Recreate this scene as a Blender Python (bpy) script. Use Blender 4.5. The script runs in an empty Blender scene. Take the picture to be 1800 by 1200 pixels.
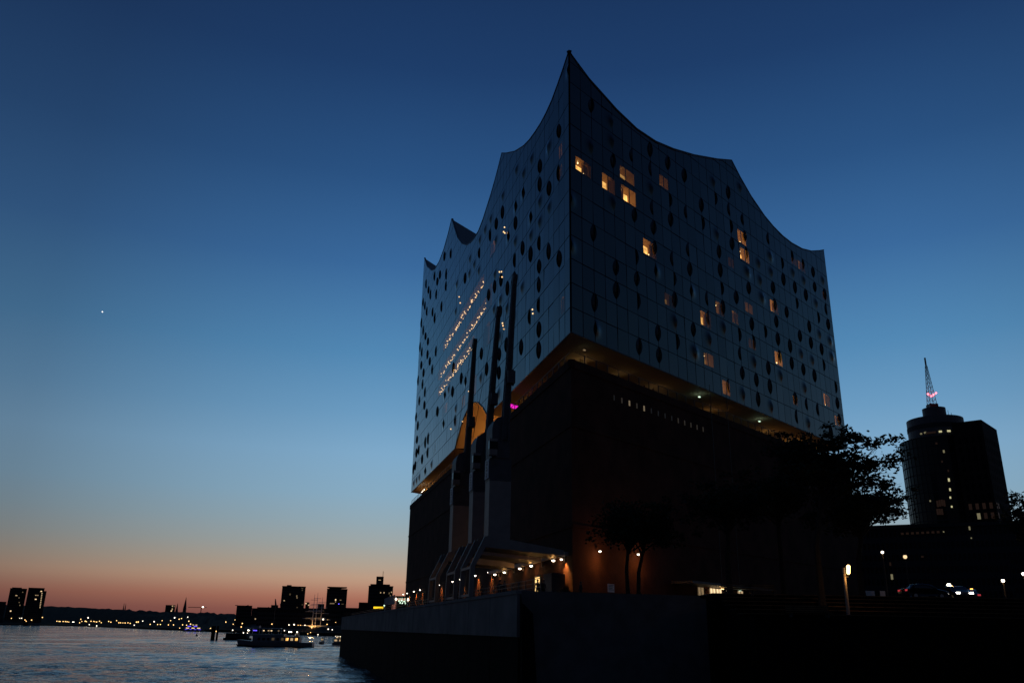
import bpy, math, random
from mathutils import Vector, Matrix, noise
random.seed(7)
SC = bpy.context.scene
COL = SC.collection
V = Vector
# ------------------------------------------------------------------ camera
F_PX, PITCH, ROLL, EYE = 1458.7, 0.33518, 0.017686, 8.0
fw = V((0, math.cos(PITCH), math.sin(PITCH)))
up0 = V((0, -math.sin(PITCH), math.cos(PITCH)))
rt = V((1, 0, 0)) * math.cos(ROLL) + up0 * math.sin(ROLL)
up = up0 * math.cos(ROLL) - V((1, 0, 0)) * math.sin(ROLL)
cd = bpy.data.cameras.new('camera')
cd.sensor_width = 36.0
cd.lens = F_PX / 1800 * 36
cd.clip_end = 30000
cam = bpy.data.objects.new('camera', cd)
COL.objects.link(cam)
M = Matrix.Identity(4)
for i in range(3):
    M[i][0], M[i][1], M[i][2] = rt[i], up[i], -fw[i]
M[2][3] = EYE
cam.matrix_world = M
SC.camera = cam

def sight(px, py):
    return fw + rt * ((px - 900) / F_PX) - up * ((py - 600) / F_PX)
def at(px, py, Y):            # point of the place seen in that direction at northing Y
    v = sight(px, py)
    return V((0, 0, EYE)) + v * (Y / v.y)
def at_z(px, py, z):
    v = sight(px, py)
    return V((0, 0, EYE)) + v * ((z - EYE) / v.z)

# ------------------------------------------------------------------ dusk sky
def srgb(r, g, b):
    f = lambda c: (c / 255 / 12.92) if c <= 10 else ((c / 255 + .055) / 1.055) ** 2.4
    return (f(r), f(g), f(b), 1)
W = bpy.data.worlds.new('World')
SC.world = W
W.use_nodes = True
nt = W.node_tree
nt.nodes.clear()
def N(nt, t, **k):
    n = nt.nodes.new(t)
    for a, b in k.items():
        setattr(n, a, b)
    return n
def ramp(nt, stops, interp='LINEAR'):
    n = nt.nodes.new('ShaderNodeValToRGB')
    n.color_ramp.interpolation = interp
    e = n.color_ramp.elements
    while len(e) > 1:
        e.remove(e[-1])
    for i, (p, c) in enumerate(stops):
        q = e[0] if i == 0 else e.new(p)
        q.position = p
        q.color = c
    return n
def math_(nt, op, a, b=None, clamp=False):
    n = N(nt, 'ShaderNodeMath', operation=op)
    n.use_clamp = clamp
    for i, v in enumerate((a, b)):
        if v is None: continue
        if isinstance(v, (int, float)): n.inputs[i].default_value = v
        else: nt.links.new(v, n.inputs[i])
    return n.outputs[0]
tc = N(nt, 'ShaderNodeTexCoord')
sep = N(nt, 'ShaderNodeSeparateXYZ')
nt.links.new(tc.outputs['Generated'], sep.inputs[0])
elev = math_(nt, 'MULTIPLY', math_(nt, 'ARCSINE', sep.outputs[2]), 2 / math.pi)   # 0 horizon .. 1 zenith
D90 = lambda d: d / 90
toward = ramp(nt, [
    (0.0, srgb(122, 72, 68)), (D90(1.0), srgb(142, 88, 78)), (D90(1.9), srgb(172, 114, 94)), (D90(3.0), srgb(190, 154, 129)),
    (D90(4.0), srgb(176, 162, 146)), (D90(5.2), srgb(160, 166, 164)), (D90(6.7), srgb(147, 169, 180)), (D90(8.5), srgb(136, 171, 194)),
    (D90(11.2), srgb(127, 169, 201)), (D90(14), srgb(107, 155, 193)), (D90(18), srgb(82, 136, 180)), (D90(24), srgb(58, 105, 156)),
    (D90(30), srgb(42, 82, 130)), (D90(37), srgb(30, 61, 105)), (D90(44), srgb(24, 49, 88)), (1.0, srgb(15, 31, 62))])
away = ramp(nt, [
    (0.0, srgb(32, 33, 41)), (D90(6), srgb(40, 42, 52)), (D90(12), srgb(40, 46, 60)), (D90(22), srgb(33, 47, 70)),
    (D90(36), srgb(24, 41, 69)), (1.0, srgb(17, 34, 68))])
nt.links.new(elev, toward.inputs[0])
nt.links.new(elev, away.inputs[0])
# how far round from the afterglow (which sits low in the north-west, straight ahead)
hl = math_(nt, 'SQRT', math_(nt, 'ADD', math_(nt, 'MULTIPLY', sep.outputs[0], sep.outputs[0]), math_(nt, 'ADD', math_(nt, 'MULTIPLY', sep.outputs[1], sep.outputs[1]), 1e-5)))
GA = math.radians(9)
dot = math_(nt, 'DIVIDE', math_(nt, 'ADD', math_(nt, 'MULTIPLY', sep.outputs[0], math.sin(GA)), math_(nt, 'MULTIPLY', sep.outputs[1], math.cos(GA))), hl)
side = ramp(nt, [(0.0, (0, 0, 0, 1)), (0.45, (.10, .10, .10, 1)), (0.70, (.26, .26, .26, 1)), (0.885, (.52, .52, .52, 1)), (0.935, (.80, .80, .80, 1)), (.975, (1, 1, 1, 1))])
nt.links.new(math_(nt, 'ADD', math_(nt, 'MULTIPLY', dot, .5), .5), side.inputs[0])
mx = N(nt, 'ShaderNodeMixRGB')
nt.links.new(side.outputs[0], mx.inputs[0])
nt.links.new(away.outputs[0], mx.inputs[1])
nt.links.new(toward.outputs[0], mx.inputs[2])
bg = N(nt, 'ShaderNodeBackground')
nt.links.new(mx.outputs[0], bg.inputs[0])
bg.inputs[1].default_value = 1.0
nt.links.new(bg.outputs[0], N(nt, 'ShaderNodeOutputWorld').inputs[0])
vs = SC.view_settings
vs.view_transform = 'Standard'
vs.look = 'None'
vs.exposure = 0
vs.gamma = 1
vs.use_curve_mapping = False
SC.cycles.use_denoising = True
SC.cycles.max_bounces = 6
SC.cycles.sample_clamp_indirect = 2.0
SC.cycles.use_light_tree = True

# ------------------------------------------------------------------ materials
def mat(name, base=(.1, .1, .1), rough=.8, spec=.3, ior=1.45, metal=0, var=0.0, vscale=1.0, bump=0, bscale=3.0):
    m = bpy.data.materials.new(name)
    m.use_nodes = True
    t = m.node_tree
    b = t.nodes['Principled BSDF']
    b.inputs['Base Color'].default_value = (*base, 1)
    b.inputs['Roughness'].default_value = rough
    b.inputs['Specular IOR Level'].default_value = spec
    b.inputs['IOR'].default_value = ior
    b.inputs['Metallic'].default_value = metal
    c = N(t, 'ShaderNodeTexCoord')
    if var:
        n = N(t, 'ShaderNodeTexNoise')
        n.inputs['Scale'].default_value = vscale
        n.inputs['Detail'].default_value = 6
        t.links.new(c.outputs['Object'], n.inputs['Vector'])
        r = ramp(t, [(.3, (*[x * (1 - var) for x in base], 1)), (.7, (*[min(1, x * (1 + var)) for x in base], 1))])
        t.links.new(n.outputs[0], r.inputs[0])
        t.links.new(r.outputs[0], b.inputs['Base Color'])
    if bump:
        n = N(t, 'ShaderNodeTexNoise')
        n.inputs['Scale'].default_value = bscale
        n.inputs['Detail'].default_value = 5
        t.links.new(c.outputs['Object'], n.inputs['Vector'])
        bp = N(t, 'ShaderNodeBump')
        bp.inputs['Strength'].default_value = bump
        t.links.new(n.outputs[0], bp.inputs['Height'])
        t.links.new(bp.outputs[0], b.inputs['Normal'])
    return m
def emit(name, col, s):
    m = bpy.data.materials.new(name)
    m.use_nodes = True
    t = m.node_tree
    b = t.nodes['Principled BSDF']
    b.inputs['Base Color'].default_value = (.02, .02, .02, 1)
    b.inputs['Emission Color'].default_value = (*col, 1)
    b.inputs['Emission Strength'].default_value = s
    return m

m_pane = mat('facade_glass', (.006, .008, .011), .035, .5, 1.62, var=.3, vscale=.5)
t = m_pane.node_tree
at_ = N(t, 'ShaderNodeAttribute', attribute_name='clear')
r_ = ramp(t, [(0, (.5, .5, .5, 1)), (1, (.16, .16, .16, 1))])
oi_ = N(t, 'ShaderNodeObjectInfo')
t.links.new(math_(t, 'ADD', at_.outputs['Fac'], math_(t, 'MULTIPLY', oi_.outputs['Random'], .30), True), r_.inputs[0]); t.links.new(r_.outputs[0], t.nodes['Principled BSDF'].inputs['Specular IOR Level'])
m_black = mat('flat_black', (.004, .004, .005), .9, .1)  # shade painted into the vent openings; also the slab windows
m_gap = mat('facade_backing', (.008, .01, .014), .6, .2)
m_rim = mat('roof_rim_metal', (.05, .05, .055), .5, .4, var=.2)
m_roof = mat('roof_sequin_panels', (.09, .09, .09), .6, .3, var=.3, vscale=1.5)
m_plaster = mat('pale_soffit_plaster', (.40, .36, .31), .8, .2, var=.06, vscale=.3)
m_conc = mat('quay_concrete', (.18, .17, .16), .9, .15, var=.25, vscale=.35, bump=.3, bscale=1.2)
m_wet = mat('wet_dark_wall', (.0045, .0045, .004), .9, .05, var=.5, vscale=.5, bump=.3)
m_pave = mat('paving', (.10, .095, .09), .9, .1, var=.2, vscale=.8)
m_crane = mat('crane_grey_paint', (.26, .22, .19), .55, .3, var=.15, vscale=.8)
m_crane_dk = mat('crane_dark_paint', (.085, .082, .085), .55, .3, var=.2, vscale=1)
m_white = mat('white_paint', (.70, .70, .68), .6, .3, var=.05)
m_steel = mat('dark_steel', (.03, .03, .032), .5, .4, metal=.0, var=.2)
m_wood = mat('bench_wood', (.10, .06, .03), .75, .2, var=.35, vscale=2)
m_far = mat('far_facade', (.035, .035, .037), .8, .2, var=.3, vscale=.05)
m_farglass = mat('far_window_glass', (.006, .007, .009), .2, .25, 1.4)
m_bank = mat('wooded_bank', (.010, .012, .010), .95, .05, var=.4, vscale=.02)
m_hull = mat('ferry_hull', (.16, .16, .165), .45, .4, var=.15)
m_leaf = mat('dark_leaves', (.022, .03, .014), .75, .15, var=.4, vscale=.6)
m_bark = mat('bark', (.035, .028, .022), .9, .1, var=.3, vscale=4, bump=.5, bscale=8)
m_car = mat('car_paint', (.012, .013, .016), .18, .5, 1.5)
m_tyre = mat('tyre_rubber', (.012, .012, .012), .85, .2)
m_rimw = mat('wheel_rim', (.3, .3, .31), .35, .5, metal=.7)
m_glass_dk = mat('dark_car_glass', (.01, .01, .012), .05, .5, 1.5)
m_tower_glass = mat('tower_glass', (.006, .008, .010), .1, .3, 1.45, var=.3, vscale=.3)
m_tower_brick = mat('tower_dark_brick', (.022, .014, .012), .85, .15, var=.3, vscale=.2)
m_roomside = mat('room_lining', (.35, .24, .13), .9, .1, var=.1)
m_curtain = mat('curtain_cloth', (.34, .22, .12), .9, .1, var=.2, vscale=3)

# clear facade glass: see-through with the same mirror strength as the other panes
m_clear = bpy.data.materials.new('clear_glass')
m_clear.use_nodes = True
t = m_clear.node_tree
t.nodes.clear()
fr = N(t, 'ShaderNodeFresnel'); fr.inputs[0].default_value = 1.55
tr = N(t, 'ShaderNodeBsdfTransparent'); tr.inputs[0].default_value = (.9, .92, .9, 1)
gl = N(t, 'ShaderNodeBsdfGlossy'); gl.inputs['Roughness'].default_value = .03
ms = N(t, 'ShaderNodeMixShader')
t.links.new(fr.outputs[0], ms.inputs[0]); t.links.new(tr.outputs[0], ms.inputs[1]); t.links.new(gl.outputs[0], ms.inputs[2])
t.links.new(ms.outputs[0], N(t, 'ShaderNodeOutputMaterial').inputs[0])

# brick of the old warehouse
m_brick = mat('warehouse_brick', (.085, .034, .022), .9, .1)
t = m_brick.node_tree
b = t.nodes['Principled BSDF']
c = N(t, 'ShaderNodeTexCoord')
mp = N(t, 'ShaderNodeMapping'); mp.inputs['Rotation'].default_value = (math.pi / 2, 0, 0)
sp = N(t, 'ShaderNodeSeparateXYZ'); t.links.new(c.outputs['Object'], sp.inputs[0])
cb = N(t, 'ShaderNodeCombineXYZ')
t.links.new(math_(t, 'ADD', math_(t, 'MULTIPLY', sp.outputs[0], .9), math_(t, 'MULTIPLY', sp.outputs[1], 1.1)), cb.inputs[0])
t.links.new(sp.outputs[2], cb.inputs[1])
bt = N(t, 'ShaderNodeTexBrick')
bt.inputs['Scale'].default_value = 3.2
bt.inputs['Color1'].default_value = (.095, .036, .022, 1)
bt.inputs['Color2'].default_value = (.060, .026, .018, 1)
bt.inputs['Mortar'].default_value = (.05, .035, .03, 1)
t.links.new(cb.outputs[0], bt.inputs['Vector'])
n_ = N(t, 'ShaderNodeTexNoise'); n_.inputs['Scale'].default_value = .35; n_.inputs['Detail'].default_value = 6
t.links.new(c.outputs['Object'], n_.inputs['Vector'])
r_ = ramp(t, [(.3, (.55, .55, .55, 1)), (.7, (1.1, 1.1, 1.1, 1))]); t.links.new(n_.outputs[0], r_.inputs[0])
mm = N(t, 'ShaderNodeMixRGB', blend_type='MULTIPLY'); mm.inputs[0].default_value = 1
t.links.new(bt.outputs[0], mm.inputs[1]); t.links.new(r_.outputs[0], mm.inputs[2])
t.links.new(mm.outputs[0], b.inputs['Base Color'])
bp = N(t, 'ShaderNodeBump'); bp.inputs['Strength'].default_value = .4
t.links.new(bt.outputs['Fac'], bp.inputs['Height']); bp.invert = True
t.links.new(bp.outputs[0], b.inputs['Normal'])

# river: dark water, waves of several sizes
m_water = mat('river_water', (.005, .019, .038), .10, .5, 1.33)
t = m_water.node_tree
b = t.nodes['Principled BSDF']
c = N(t, 'ShaderNodeTexCoord')
def wave(sx, sy, det, rot):
    mp = N(t, 'ShaderNodeMapping')
    mp.inputs['Scale'].default_value = (sx, sy, 1)
    mp.inputs['Rotation'].default_value = (0, 0, rot)
    t.links.new(c.outputs['Object'], mp.inputs[0])
    n = N(t, 'ShaderNodeTexNoise')
    n.inputs['Scale'].default_value = 1
    n.inputs['Detail'].default_value = det
    t.links.new(mp.outputs[0], n.inputs['Vector'])
    return n.outputs[0]
chop = math_(t, 'ADD', math_(t, 'MULTIPLY', wave(1.3, 1.6, 3, .3), .35), math_(t, 'MULTIPLY', wave(.35, .45, 3, -.2), .7))
patch = wave(.016, .022, 4, .1)
pr = ramp(t, [(.40, (.15, .15, .15, 1)), (.60, (1, 1, 1, 1))]); t.links.new(patch, pr.inputs[0])
bp = N(t, 'ShaderNodeBump')
bp.inputs['Distance'].default_value = 1.3
t.links.new(pr.outputs[0], bp.inputs['Strength'])
t.links.new(chop, bp.inputs['Height'])
t.links.new(bp.outputs[0], b.inputs['Normal'])

e_room = [emit('room_glow', (1.0, .50, .13), s) for s in (.16, .48, .95, 1.35, 1.8)]
for m in e_room:            # wall glow varied by noise, painting in pools of lamp light
    t = m.node_tree; b = t.nodes['Principled BSDF']; k_ = b.inputs['Emission Strength'].default_value
    c = N(t, 'ShaderNodeTexCoord'); n = N(t, 'ShaderNodeTexNoise'); n.inputs['Scale'].default_value = .9; n.inputs['Detail'].default_value = 3
    t.links.new(c.outputs['Object'], n.inputs['Vector'])
    r = ramp(t, [(.34, (.55, .55, .55, 1)), (.50, (1.1, 1.1, 1.1, 1)), (.64, (1.8, 1.8, 1.8, 1))]); t.links.new(n.outputs[0], r.inputs[0])
    t.links.new(math_(t, 'MULTIPLY', r.outputs[0], k_), b.inputs['Emission Strength'])
e_bulb = emit('warm_bulb', (1.0, .68, .30), 4.0)
e_foyer = emit('foyer_bulb', (1.0, .60, .27), 1.9)
e_white = emit('white_lamp', (1.0, .86, .66), 7.0)
e_amber = emit('amber_lamp', (1.0, .60, .20), 7.0)
e_cool = emit('cool_white_lamp', (.72, 1.0, .74), 1.6)
e_red = emit('red_beacon', (1.0, .08, .10), 9.0)
e_tail = emit('tail_light_red', (1.0, .08, .10), .4)
e_head = emit('headlight_white', (1.0, .95, .85), 14.0)
e_blue = emit('violet_light_strip', (.12, .08, 1.0), 2.2)
e_pink = emit('magenta_light_strip', (1.0, .02, .62), .95)
e_yellow = emit('yellow_display', (1.0, .62, .02), 1.3)
e_win = [emit('lit_window', (1.0, .70, .38), s) for s in (.06, .18, .5, 1.2)]
e_star = emit('star_light', (1.0, .95, .85), 3.0)
e_door = emit('lit_doorway', (1.0, .62, .22), 1.6)

# ------------------------------------------------------------------ mesh helpers
class MB:
    def __init__(s):
        s.v, s.f, s.m, s.k = [], [], [], 0
    def poly(s, pts):
        n = len(s.v)
        s.v += [tuple(p) for p in pts]
        s.f.append(tuple(range(n, n + len(pts))))
        s.m.append(s.k)
        return s
    def hexa(s, a, b):               # a: bottom ring, b: top ring
        n = len(s.v); k = len(a)
        s.v += [tuple(p) for p in a] + [tuple(p) for p in b]
        fs = [tuple(range(n + k - 1, n - 1, -1)), tuple(range(n + k, n + 2 * k))]
        for i in range(k):
            j = (i + 1) % k
            fs.append((n + i, n + j, n + k + j, n + k + i))
        s.f += fs
        s.m += [s.k] * len(fs)
        return s
    def box(s, x0, x1, y0, y1, z0, z1):
        return s.hexa([(x0, y0, z0), (x1, y0, z0), (x1, y1, z0), (x0, y1, z0)], [(x0, y0, z1), (x1, y0, z1), (x1, y1, z1), (x0, y1, z1)])
    def cbox(s, c, d):
        return s.box(c[0] - d[0] / 2, c[0] + d[0] / 2, c[1] - d[1] / 2, c[1] + d[1] / 2, c[2] - d[2] / 2, c[2] + d[2] / 2)
    def tube(s, pts, rad, n=6):
        pts = [V(p) for p in pts]
        if isinstance(rad, (int, float)): rad = [rad] * len(pts)
        rings = []
        for i, p in enumerate(pts):
            d = (pts[min(i + 1, len(pts) - 1)] - pts[max(i - 1, 0)]).normalized()
            a = d.cross(V((.31, .17, .93)) if abs(d.z) < .9 else V((1, 0, .1))).normalized()
            b_ = d.cross(a)
            rings.append([p + (a * math.cos(2 * math.pi * k / n) + b_ * math.sin(2 * math.pi * k / n)) * rad[i] for k in range(n)])
        base = len(s.v)
        for r in rings: s.v += [tuple(q) for q in r]
        for i in range(len(pts) - 1):
            for k in range(n):
                j = (k + 1) % n
                s.f.append((base + i * n + k, base + i * n + j, base + (i + 1) * n + j, base + (i + 1) * n + k)); s.m.append(s.k)
        s.f.append(tuple(base + k for k in range(n - 1, -1, -1))); s.m.append(s.k)
        s.f.append(tuple(base + (len(pts) - 1) * n + k for k in range(n))); s.m.append(s.k)
        return s
    def beam(s, p, q, w, h=None):
        p, q = V(p), V(q); h = h or w
        d = (q - p).normalized()
        a = d.cross(V((0, 0, 1)) if abs(d.z) < .95 else V((1, 0, 0))).normalized()
        b_ = a.cross(d).normalized()
        r = [a * w / 2 + b_ * h / 2, -a * w / 2 + b_ * h / 2, -a * w / 2 - b_ * h / 2, a * w / 2 - b_ * h / 2]
        return s.hexa([p + x for x in r], [q + x for x in r])
    def cyl(s, c, r, z0, z1, n=24, r1=None):
        r1 = r if r1 is None else r1
        return s.hexa([(c[0] + r * math.cos(2 * math.pi * k / n), c[1] + r * math.sin(2 * math.pi * k / n), z0) for k in range(n)],
                      [(c[0] + r1 * math.cos(2 * math.pi * k / n), c[1] + r1 * math.sin(2 * math.pi * k / n), z1) for k in range(n)])
    def ball(s, c, r, n=8, m=5, sz=1.0):
        base = len(s.v)
        s.v.append((c[0], c[1], c[2] - r * sz))
        for i in range(1, m):
            a = math.pi * i / m
            for k in range(n):
                t_ = 2 * math.pi * k / n
                s.v.append((c[0] + r * math.sin(a) * math.cos(t_), c[1] + r * math.sin(a) * math.sin(t_), c[2] - r * sz * math.cos(a)))
        s.v.append((c[0], c[1], c[2] + r * sz))
        top = len(s.v) - 1
        for k in range(n):
            j = (k + 1) % n
            s.f.append((base, base + 1 + j, base + 1 + k)); s.m.append(s.k)
            for i in range(m - 2):
                a0, b0 = base + 1 + i * n, base + 1 + (i + 1) * n
                s.f.append((a0 + k, a0 + j, b0 + j, b0 + k)); s.m.append(s.k)
            s.f.append((base + 1 + (m - 2) * n + k, base + 1 + (m - 2) * n + j, top)); s.m.append(s.k)
        return s
    def mesh(s, name, mats, smooth=False):
        me = bpy.data.meshes.new(name)
        me.from_pydata(s.v, [], s.f)
        for m in (mats if isinstance(mats, (list, tuple)) else [mats]): me.materials.append(m)
        if max(s.m, default=0): me.polygons.foreach_set('material_index', s.m)
        if smooth: me.polygons.foreach_set('use_smooth', [True] * len(s.f))
        me.update()
        return me
def link(name, me, parent=None, loc=(0, 0, 0)):
    o = bpy.data.objects.new(name, me)
    COL.objects.link(o)
    o.location = loc
    if parent is not None: o.parent = parent
    return o
def part(name, mb, m, parent, smooth=False, **k):
    o = link(name, mb.mesh(name, m, smooth), parent)
    for a, b in k.items(): o[a] = b
    return o
def tag(o, label, cat, group=None):
    o['label'] = label; o['category'] = cat
    if group: o['group'] = group
    return o
def thing(name, label, cat, loc=(0, 0, 0), rz=0, group=None):
    o = link(name, None, None, loc)
    o.rotation_euler = (0, 0, rz)
    return tag(o, label, cat, group)
def solid(name, mb, m, label, cat, loc=(0, 0, 0), rz=0, group=None, smooth=False):
    o = link(name, mb.mesh(name, m, smooth), None, loc)
    o.rotation_euler = (0, 0, rz)
    return tag(o, label, cat, group)
def structure(name, mb, m, kind='structure'):
    o = link(name, mb.mesh(name, m))
    o['kind'] = kind
    return o
def copy_tree(o, parent=None):
    c = o.copy(); COL.objects.link(c)
    if parent is not None: c.parent = parent
    for ch in [x for x in COL.objects if x.parent == o]:
        copy_tree(ch, c)
    return c
def light(name, parent, loc, col, power, r=.15, spot=None, aim=None):
    l = bpy.data.lights.new(name, 'SPOT' if spot else 'POINT')
    l.color = col; l.energy = power; l.shadow_soft_size = r
    if spot:
        l.spot_size = math.radians(spot); l.spot_blend = .7
    o = link(name, l, parent, loc)
    if aim is not None:
        o.rotation_euler = V(aim).to_track_quat('-Z', 'Y').to_euler()
    return o
WARM = (1.0, .50, .16)
def lerp_poly(pts, u):
    if u <= pts[0][0]: return pts[0][1]
    for (a, b), (c, d) in zip(pts, pts[1:]):
        if u <= c: return b + (d - b) * (u - a) / (c - a)
    return pts[-1][1]
def smooth_poly(pts, u):            # monotone-free cubic between knots inside one sweep
    return lerp_poly(pts, u)

# ================================================================== the setting
GZ = 11.0        # south promenade and foot of the building (water = 0)
PZ = 11.35        # east plaza
C0 = V((7.2303, 96.0578, 0))
dE, dS = V((.67436, .73840, 0)), V((-.25283, .96751, 0))
nE, nS = V((.73840, -.67436, 0)), V((-.96751, -.25283, 0))
LE, LS = 87.7, 133.69

wm = MB()
wm.poly([(-6000, -200, -.45), (3000, -200, -.45), (3000, 9000, -.45), (-6000, 9000, -.45)])
rows, colsn_ = 620, 260
D_ = 60.0
for j in range(rows):
    fade = min(1, max(0, (1500 - D_) / 900)) * min(1, (D_ - 60) / 20)
    for i in range(colsn_):
        a = -.80 + .86 * i / (colsn_ - 1)
        x, y = D_ * math.tan(a), D_
        g = noise.noise((x * .016, y * .020, 3.3)) * .9 + noise.noise((x * .05, y * .055, 8.1)) * .35
        ruf = .38 + .62 * min(1, max(0, .5 + g * 1.5))
        h = noise.noise((x * .11 + y * .03, y * .16, 0)) * .44
        h += noise.noise((x * .30, y * .42 - x * .1, 5)) * .22 * min(1, 500 / D_)
        h += noise.noise((x * .85, y * 1.0, 9)) * .10 * min(1, 220 / D_)
        wm.v.append((x, y, h * fade * ruf - .02))
    D_ *= 1.006
b0_ = 4
for j in range(rows - 1):
    for i in range(colsn_ - 1):
        a = b0_ + j * colsn_ + i
        wm.f.append((a, a + 1, a + colsn_ + 1, a + colsn_)); wm.m.append(0)
structure('water', wm, m_water).data.polygons.foreach_set('use_smooth', [True] * len(wm.f))

def south(u, off, z): return C0 + dS * u + nS * off + V((0, 0, z))
A0 = south(-25.5, 13.0, 0)
B0 = south(177, 12.4, 0)
# promenade and plaza as closed blocks
q = MB()
q.hexa([(p.x, p.y, -3) for p in (A0, V((17.5, 71.6, 0)), V((17.5, 110, 0)), V((17.5, 300, 0)), B0)],
       [(p.x, p.y, GZ - .004) for p in (A0, V((17.5, 71.6, 0)), V((17.5, 110, 0)), V((17.5, 300, 0)), B0)])
structure('promenade', q, m_pave)
q = MB()
q.hexa([(17.51, 76, -3), (400, 76, -3), (400, 420, -3), (17.51, 420, -3)], [(17.51, 76, PZ), (400, 76, PZ), (400, 420, PZ), (17.51, 420, PZ)])
structure('plaza', q, m_pave)
# river wall with its concrete panels: pale above the tide mark, dark and wet below
wall = thing('quay_wall', 'long concrete river wall, pale above and black below the tide mark', 'wall', A0)
L = (B0 - A0).length
dW = (B0 - A0).normalized(); nW = V((-dW.y, dW.x, 0))
if nW.x > 0: nW = -nW
cuts = [0]
x = 0
while x < L - .1:
    x = min(L, x + 9.2); cuts.append(x)
for a, b in zip(cuts, cuts[1:]):
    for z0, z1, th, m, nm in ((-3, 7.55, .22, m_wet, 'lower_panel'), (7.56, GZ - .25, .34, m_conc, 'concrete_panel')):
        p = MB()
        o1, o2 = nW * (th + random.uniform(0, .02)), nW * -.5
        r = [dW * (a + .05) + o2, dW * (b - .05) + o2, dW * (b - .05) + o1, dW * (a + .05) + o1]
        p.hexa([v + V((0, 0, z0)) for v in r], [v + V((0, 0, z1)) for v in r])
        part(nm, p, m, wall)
p = MB()
p.hexa([dW * s + nW * o + V((0, 0, GZ - .245)) for s, o in ((0, -.8), (L, -.8), (L, .42), (0, .42))], [dW * s + nW * o + V((0, 0, GZ + .05)) for s, o in ((0, -.8), (L, -.8), (L, .42), (0, .42))])
part('coping', p, m_conc, wall)
p = MB()   # splayed end of the wall
p.hexa([V((0.0, -.02, -3)), V((.2, -1.6, -3)), V((1.7, -.9, -3)), V((1.7, 3, -3)), V((.3, 3, -3))], [V((-.1, -.02, GZ - .25)), V((0.0, -.6, GZ - 1.1)), V((.9, -.5, GZ - 2.0)), V((.9, 3, GZ - .3)), V((.3, 3, GZ - .25))])
part('end_buttress', p, m_wet, wall)
ew = thing('embankment_wall', 'black embankment wall right of the concrete river wall', 'wall', (2.6, 71.6, 0))
x = 2.0
while x < 17.4:
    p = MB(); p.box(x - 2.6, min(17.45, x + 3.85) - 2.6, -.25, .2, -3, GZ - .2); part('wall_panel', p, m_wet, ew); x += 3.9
p = MB(); p.box(-.6, 14.9, -.35, .5, GZ - .2, GZ + .02); part('coping', p, m_wet, ew)
fwl = thing('terrace_wall', 'low black quay wall below the wooden terrace steps at right', 'wall', (17.5, 62, 0))
for i in range(14):
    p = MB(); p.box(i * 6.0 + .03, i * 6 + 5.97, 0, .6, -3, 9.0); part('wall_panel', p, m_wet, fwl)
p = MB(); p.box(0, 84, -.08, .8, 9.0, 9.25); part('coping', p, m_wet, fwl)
q = MB(); q.box(17.5, 102, 62.61, 64.9, -3, 9.2); structure('terrace', q, m_wet)
st = thing('terrace_steps', 'broad wooden seating steps climbing to the plaza at right', 'steps', (17.5, 64.9, 9.2))
for i in range(6):
    z1 = (i + 1) * .358
    p = MB(); p.box(.02, 84.5, i * 1.84, i * 1.84 + 1.86, -12, z1 - .06); part('riser', p, m_wet, st)
    for k in range(6):
        p = MB(); p.box(.02, 84.5, i * 1.84 - .05 + k * .3, i * 1.84 + .2 + k * .3, z1 - .057, z1 - .0)
        part('plank', p, m_wood, st)

# far shore, ray-fitted to the waterline of the photograph
shore = [(-120, 1096), (0, 1098), (80, 1099), (150, 1100.5), (250, 1105), (350, 1109), (450, 1113), (560, 1117), (640, 1119), (760, 1122), (900, 1126)]
ridge = [(-120, 1060), (0, 1062), (85, 1064), (150, 1067), (210, 1070), (280, 1073), (330, 1074), (400, 1077), (440, 1080), (500, 1086), (900, 1092)]
prof = [(1.0, -1.0), (1.004, 3.0), (1.05, 4.0), (1.12, 8.0), (1.3, .55), (1.45, 1.0), (1.8, .9)]
def ground_far(px, r):
    """height of the far bank along one sightline at r times the distance of its waterline"""
    s = at_z(px, lerp_poly(shore, px), 0)
    top = at(px, lerp_poly(ridge, px), s.y * 1.45).z - 1.5
    hs = [-1.0, 3.0, 4.0, min(8.0, top * .4 + 3), top * .62, top, top * .9]
    rs = [p_[0] for p_ in prof]
    return s, lerp_poly(list(zip(rs, hs)), r)
q = MB()
cols = list(range(-120, 901, 6)); rr = [1.0, 1.004, 1.05, 1.12, 1.22, 1.3, 1.38, 1.45, 1.6, 1.8]
for px in cols:
    s = at_z(px, lerp_poly(shore, px), 0)
    for r in rr:
        z = ground_far(px, r)[1]
        if r > 1.2: z += (noise.noise((px * .11, r * 9, 0)) * 3.2 + noise.noise((px * .31, r * 23, 4)) * 2.2) * (1 if px < 450 else .5)
        q.v.append((s.x * r, s.y * r, z))
for i in range(len(cols) - 1):
    for j in range(len(rr) - 1):
        a = i * len(rr) + j
        q.f.append((a, a + len(rr), a + len(rr) + 1, a + 1)); q.m.append(0)
structure('far_shore', q, m_bank)

# evening star
s = MB(); p_ = at(180, 548, 9000); s.ball((0, 0, 0), 6.5)
solid('evening_star', s, e_star, 'single pale evening star low in the blue sky left of the glass hall', 'star', p_)

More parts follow.
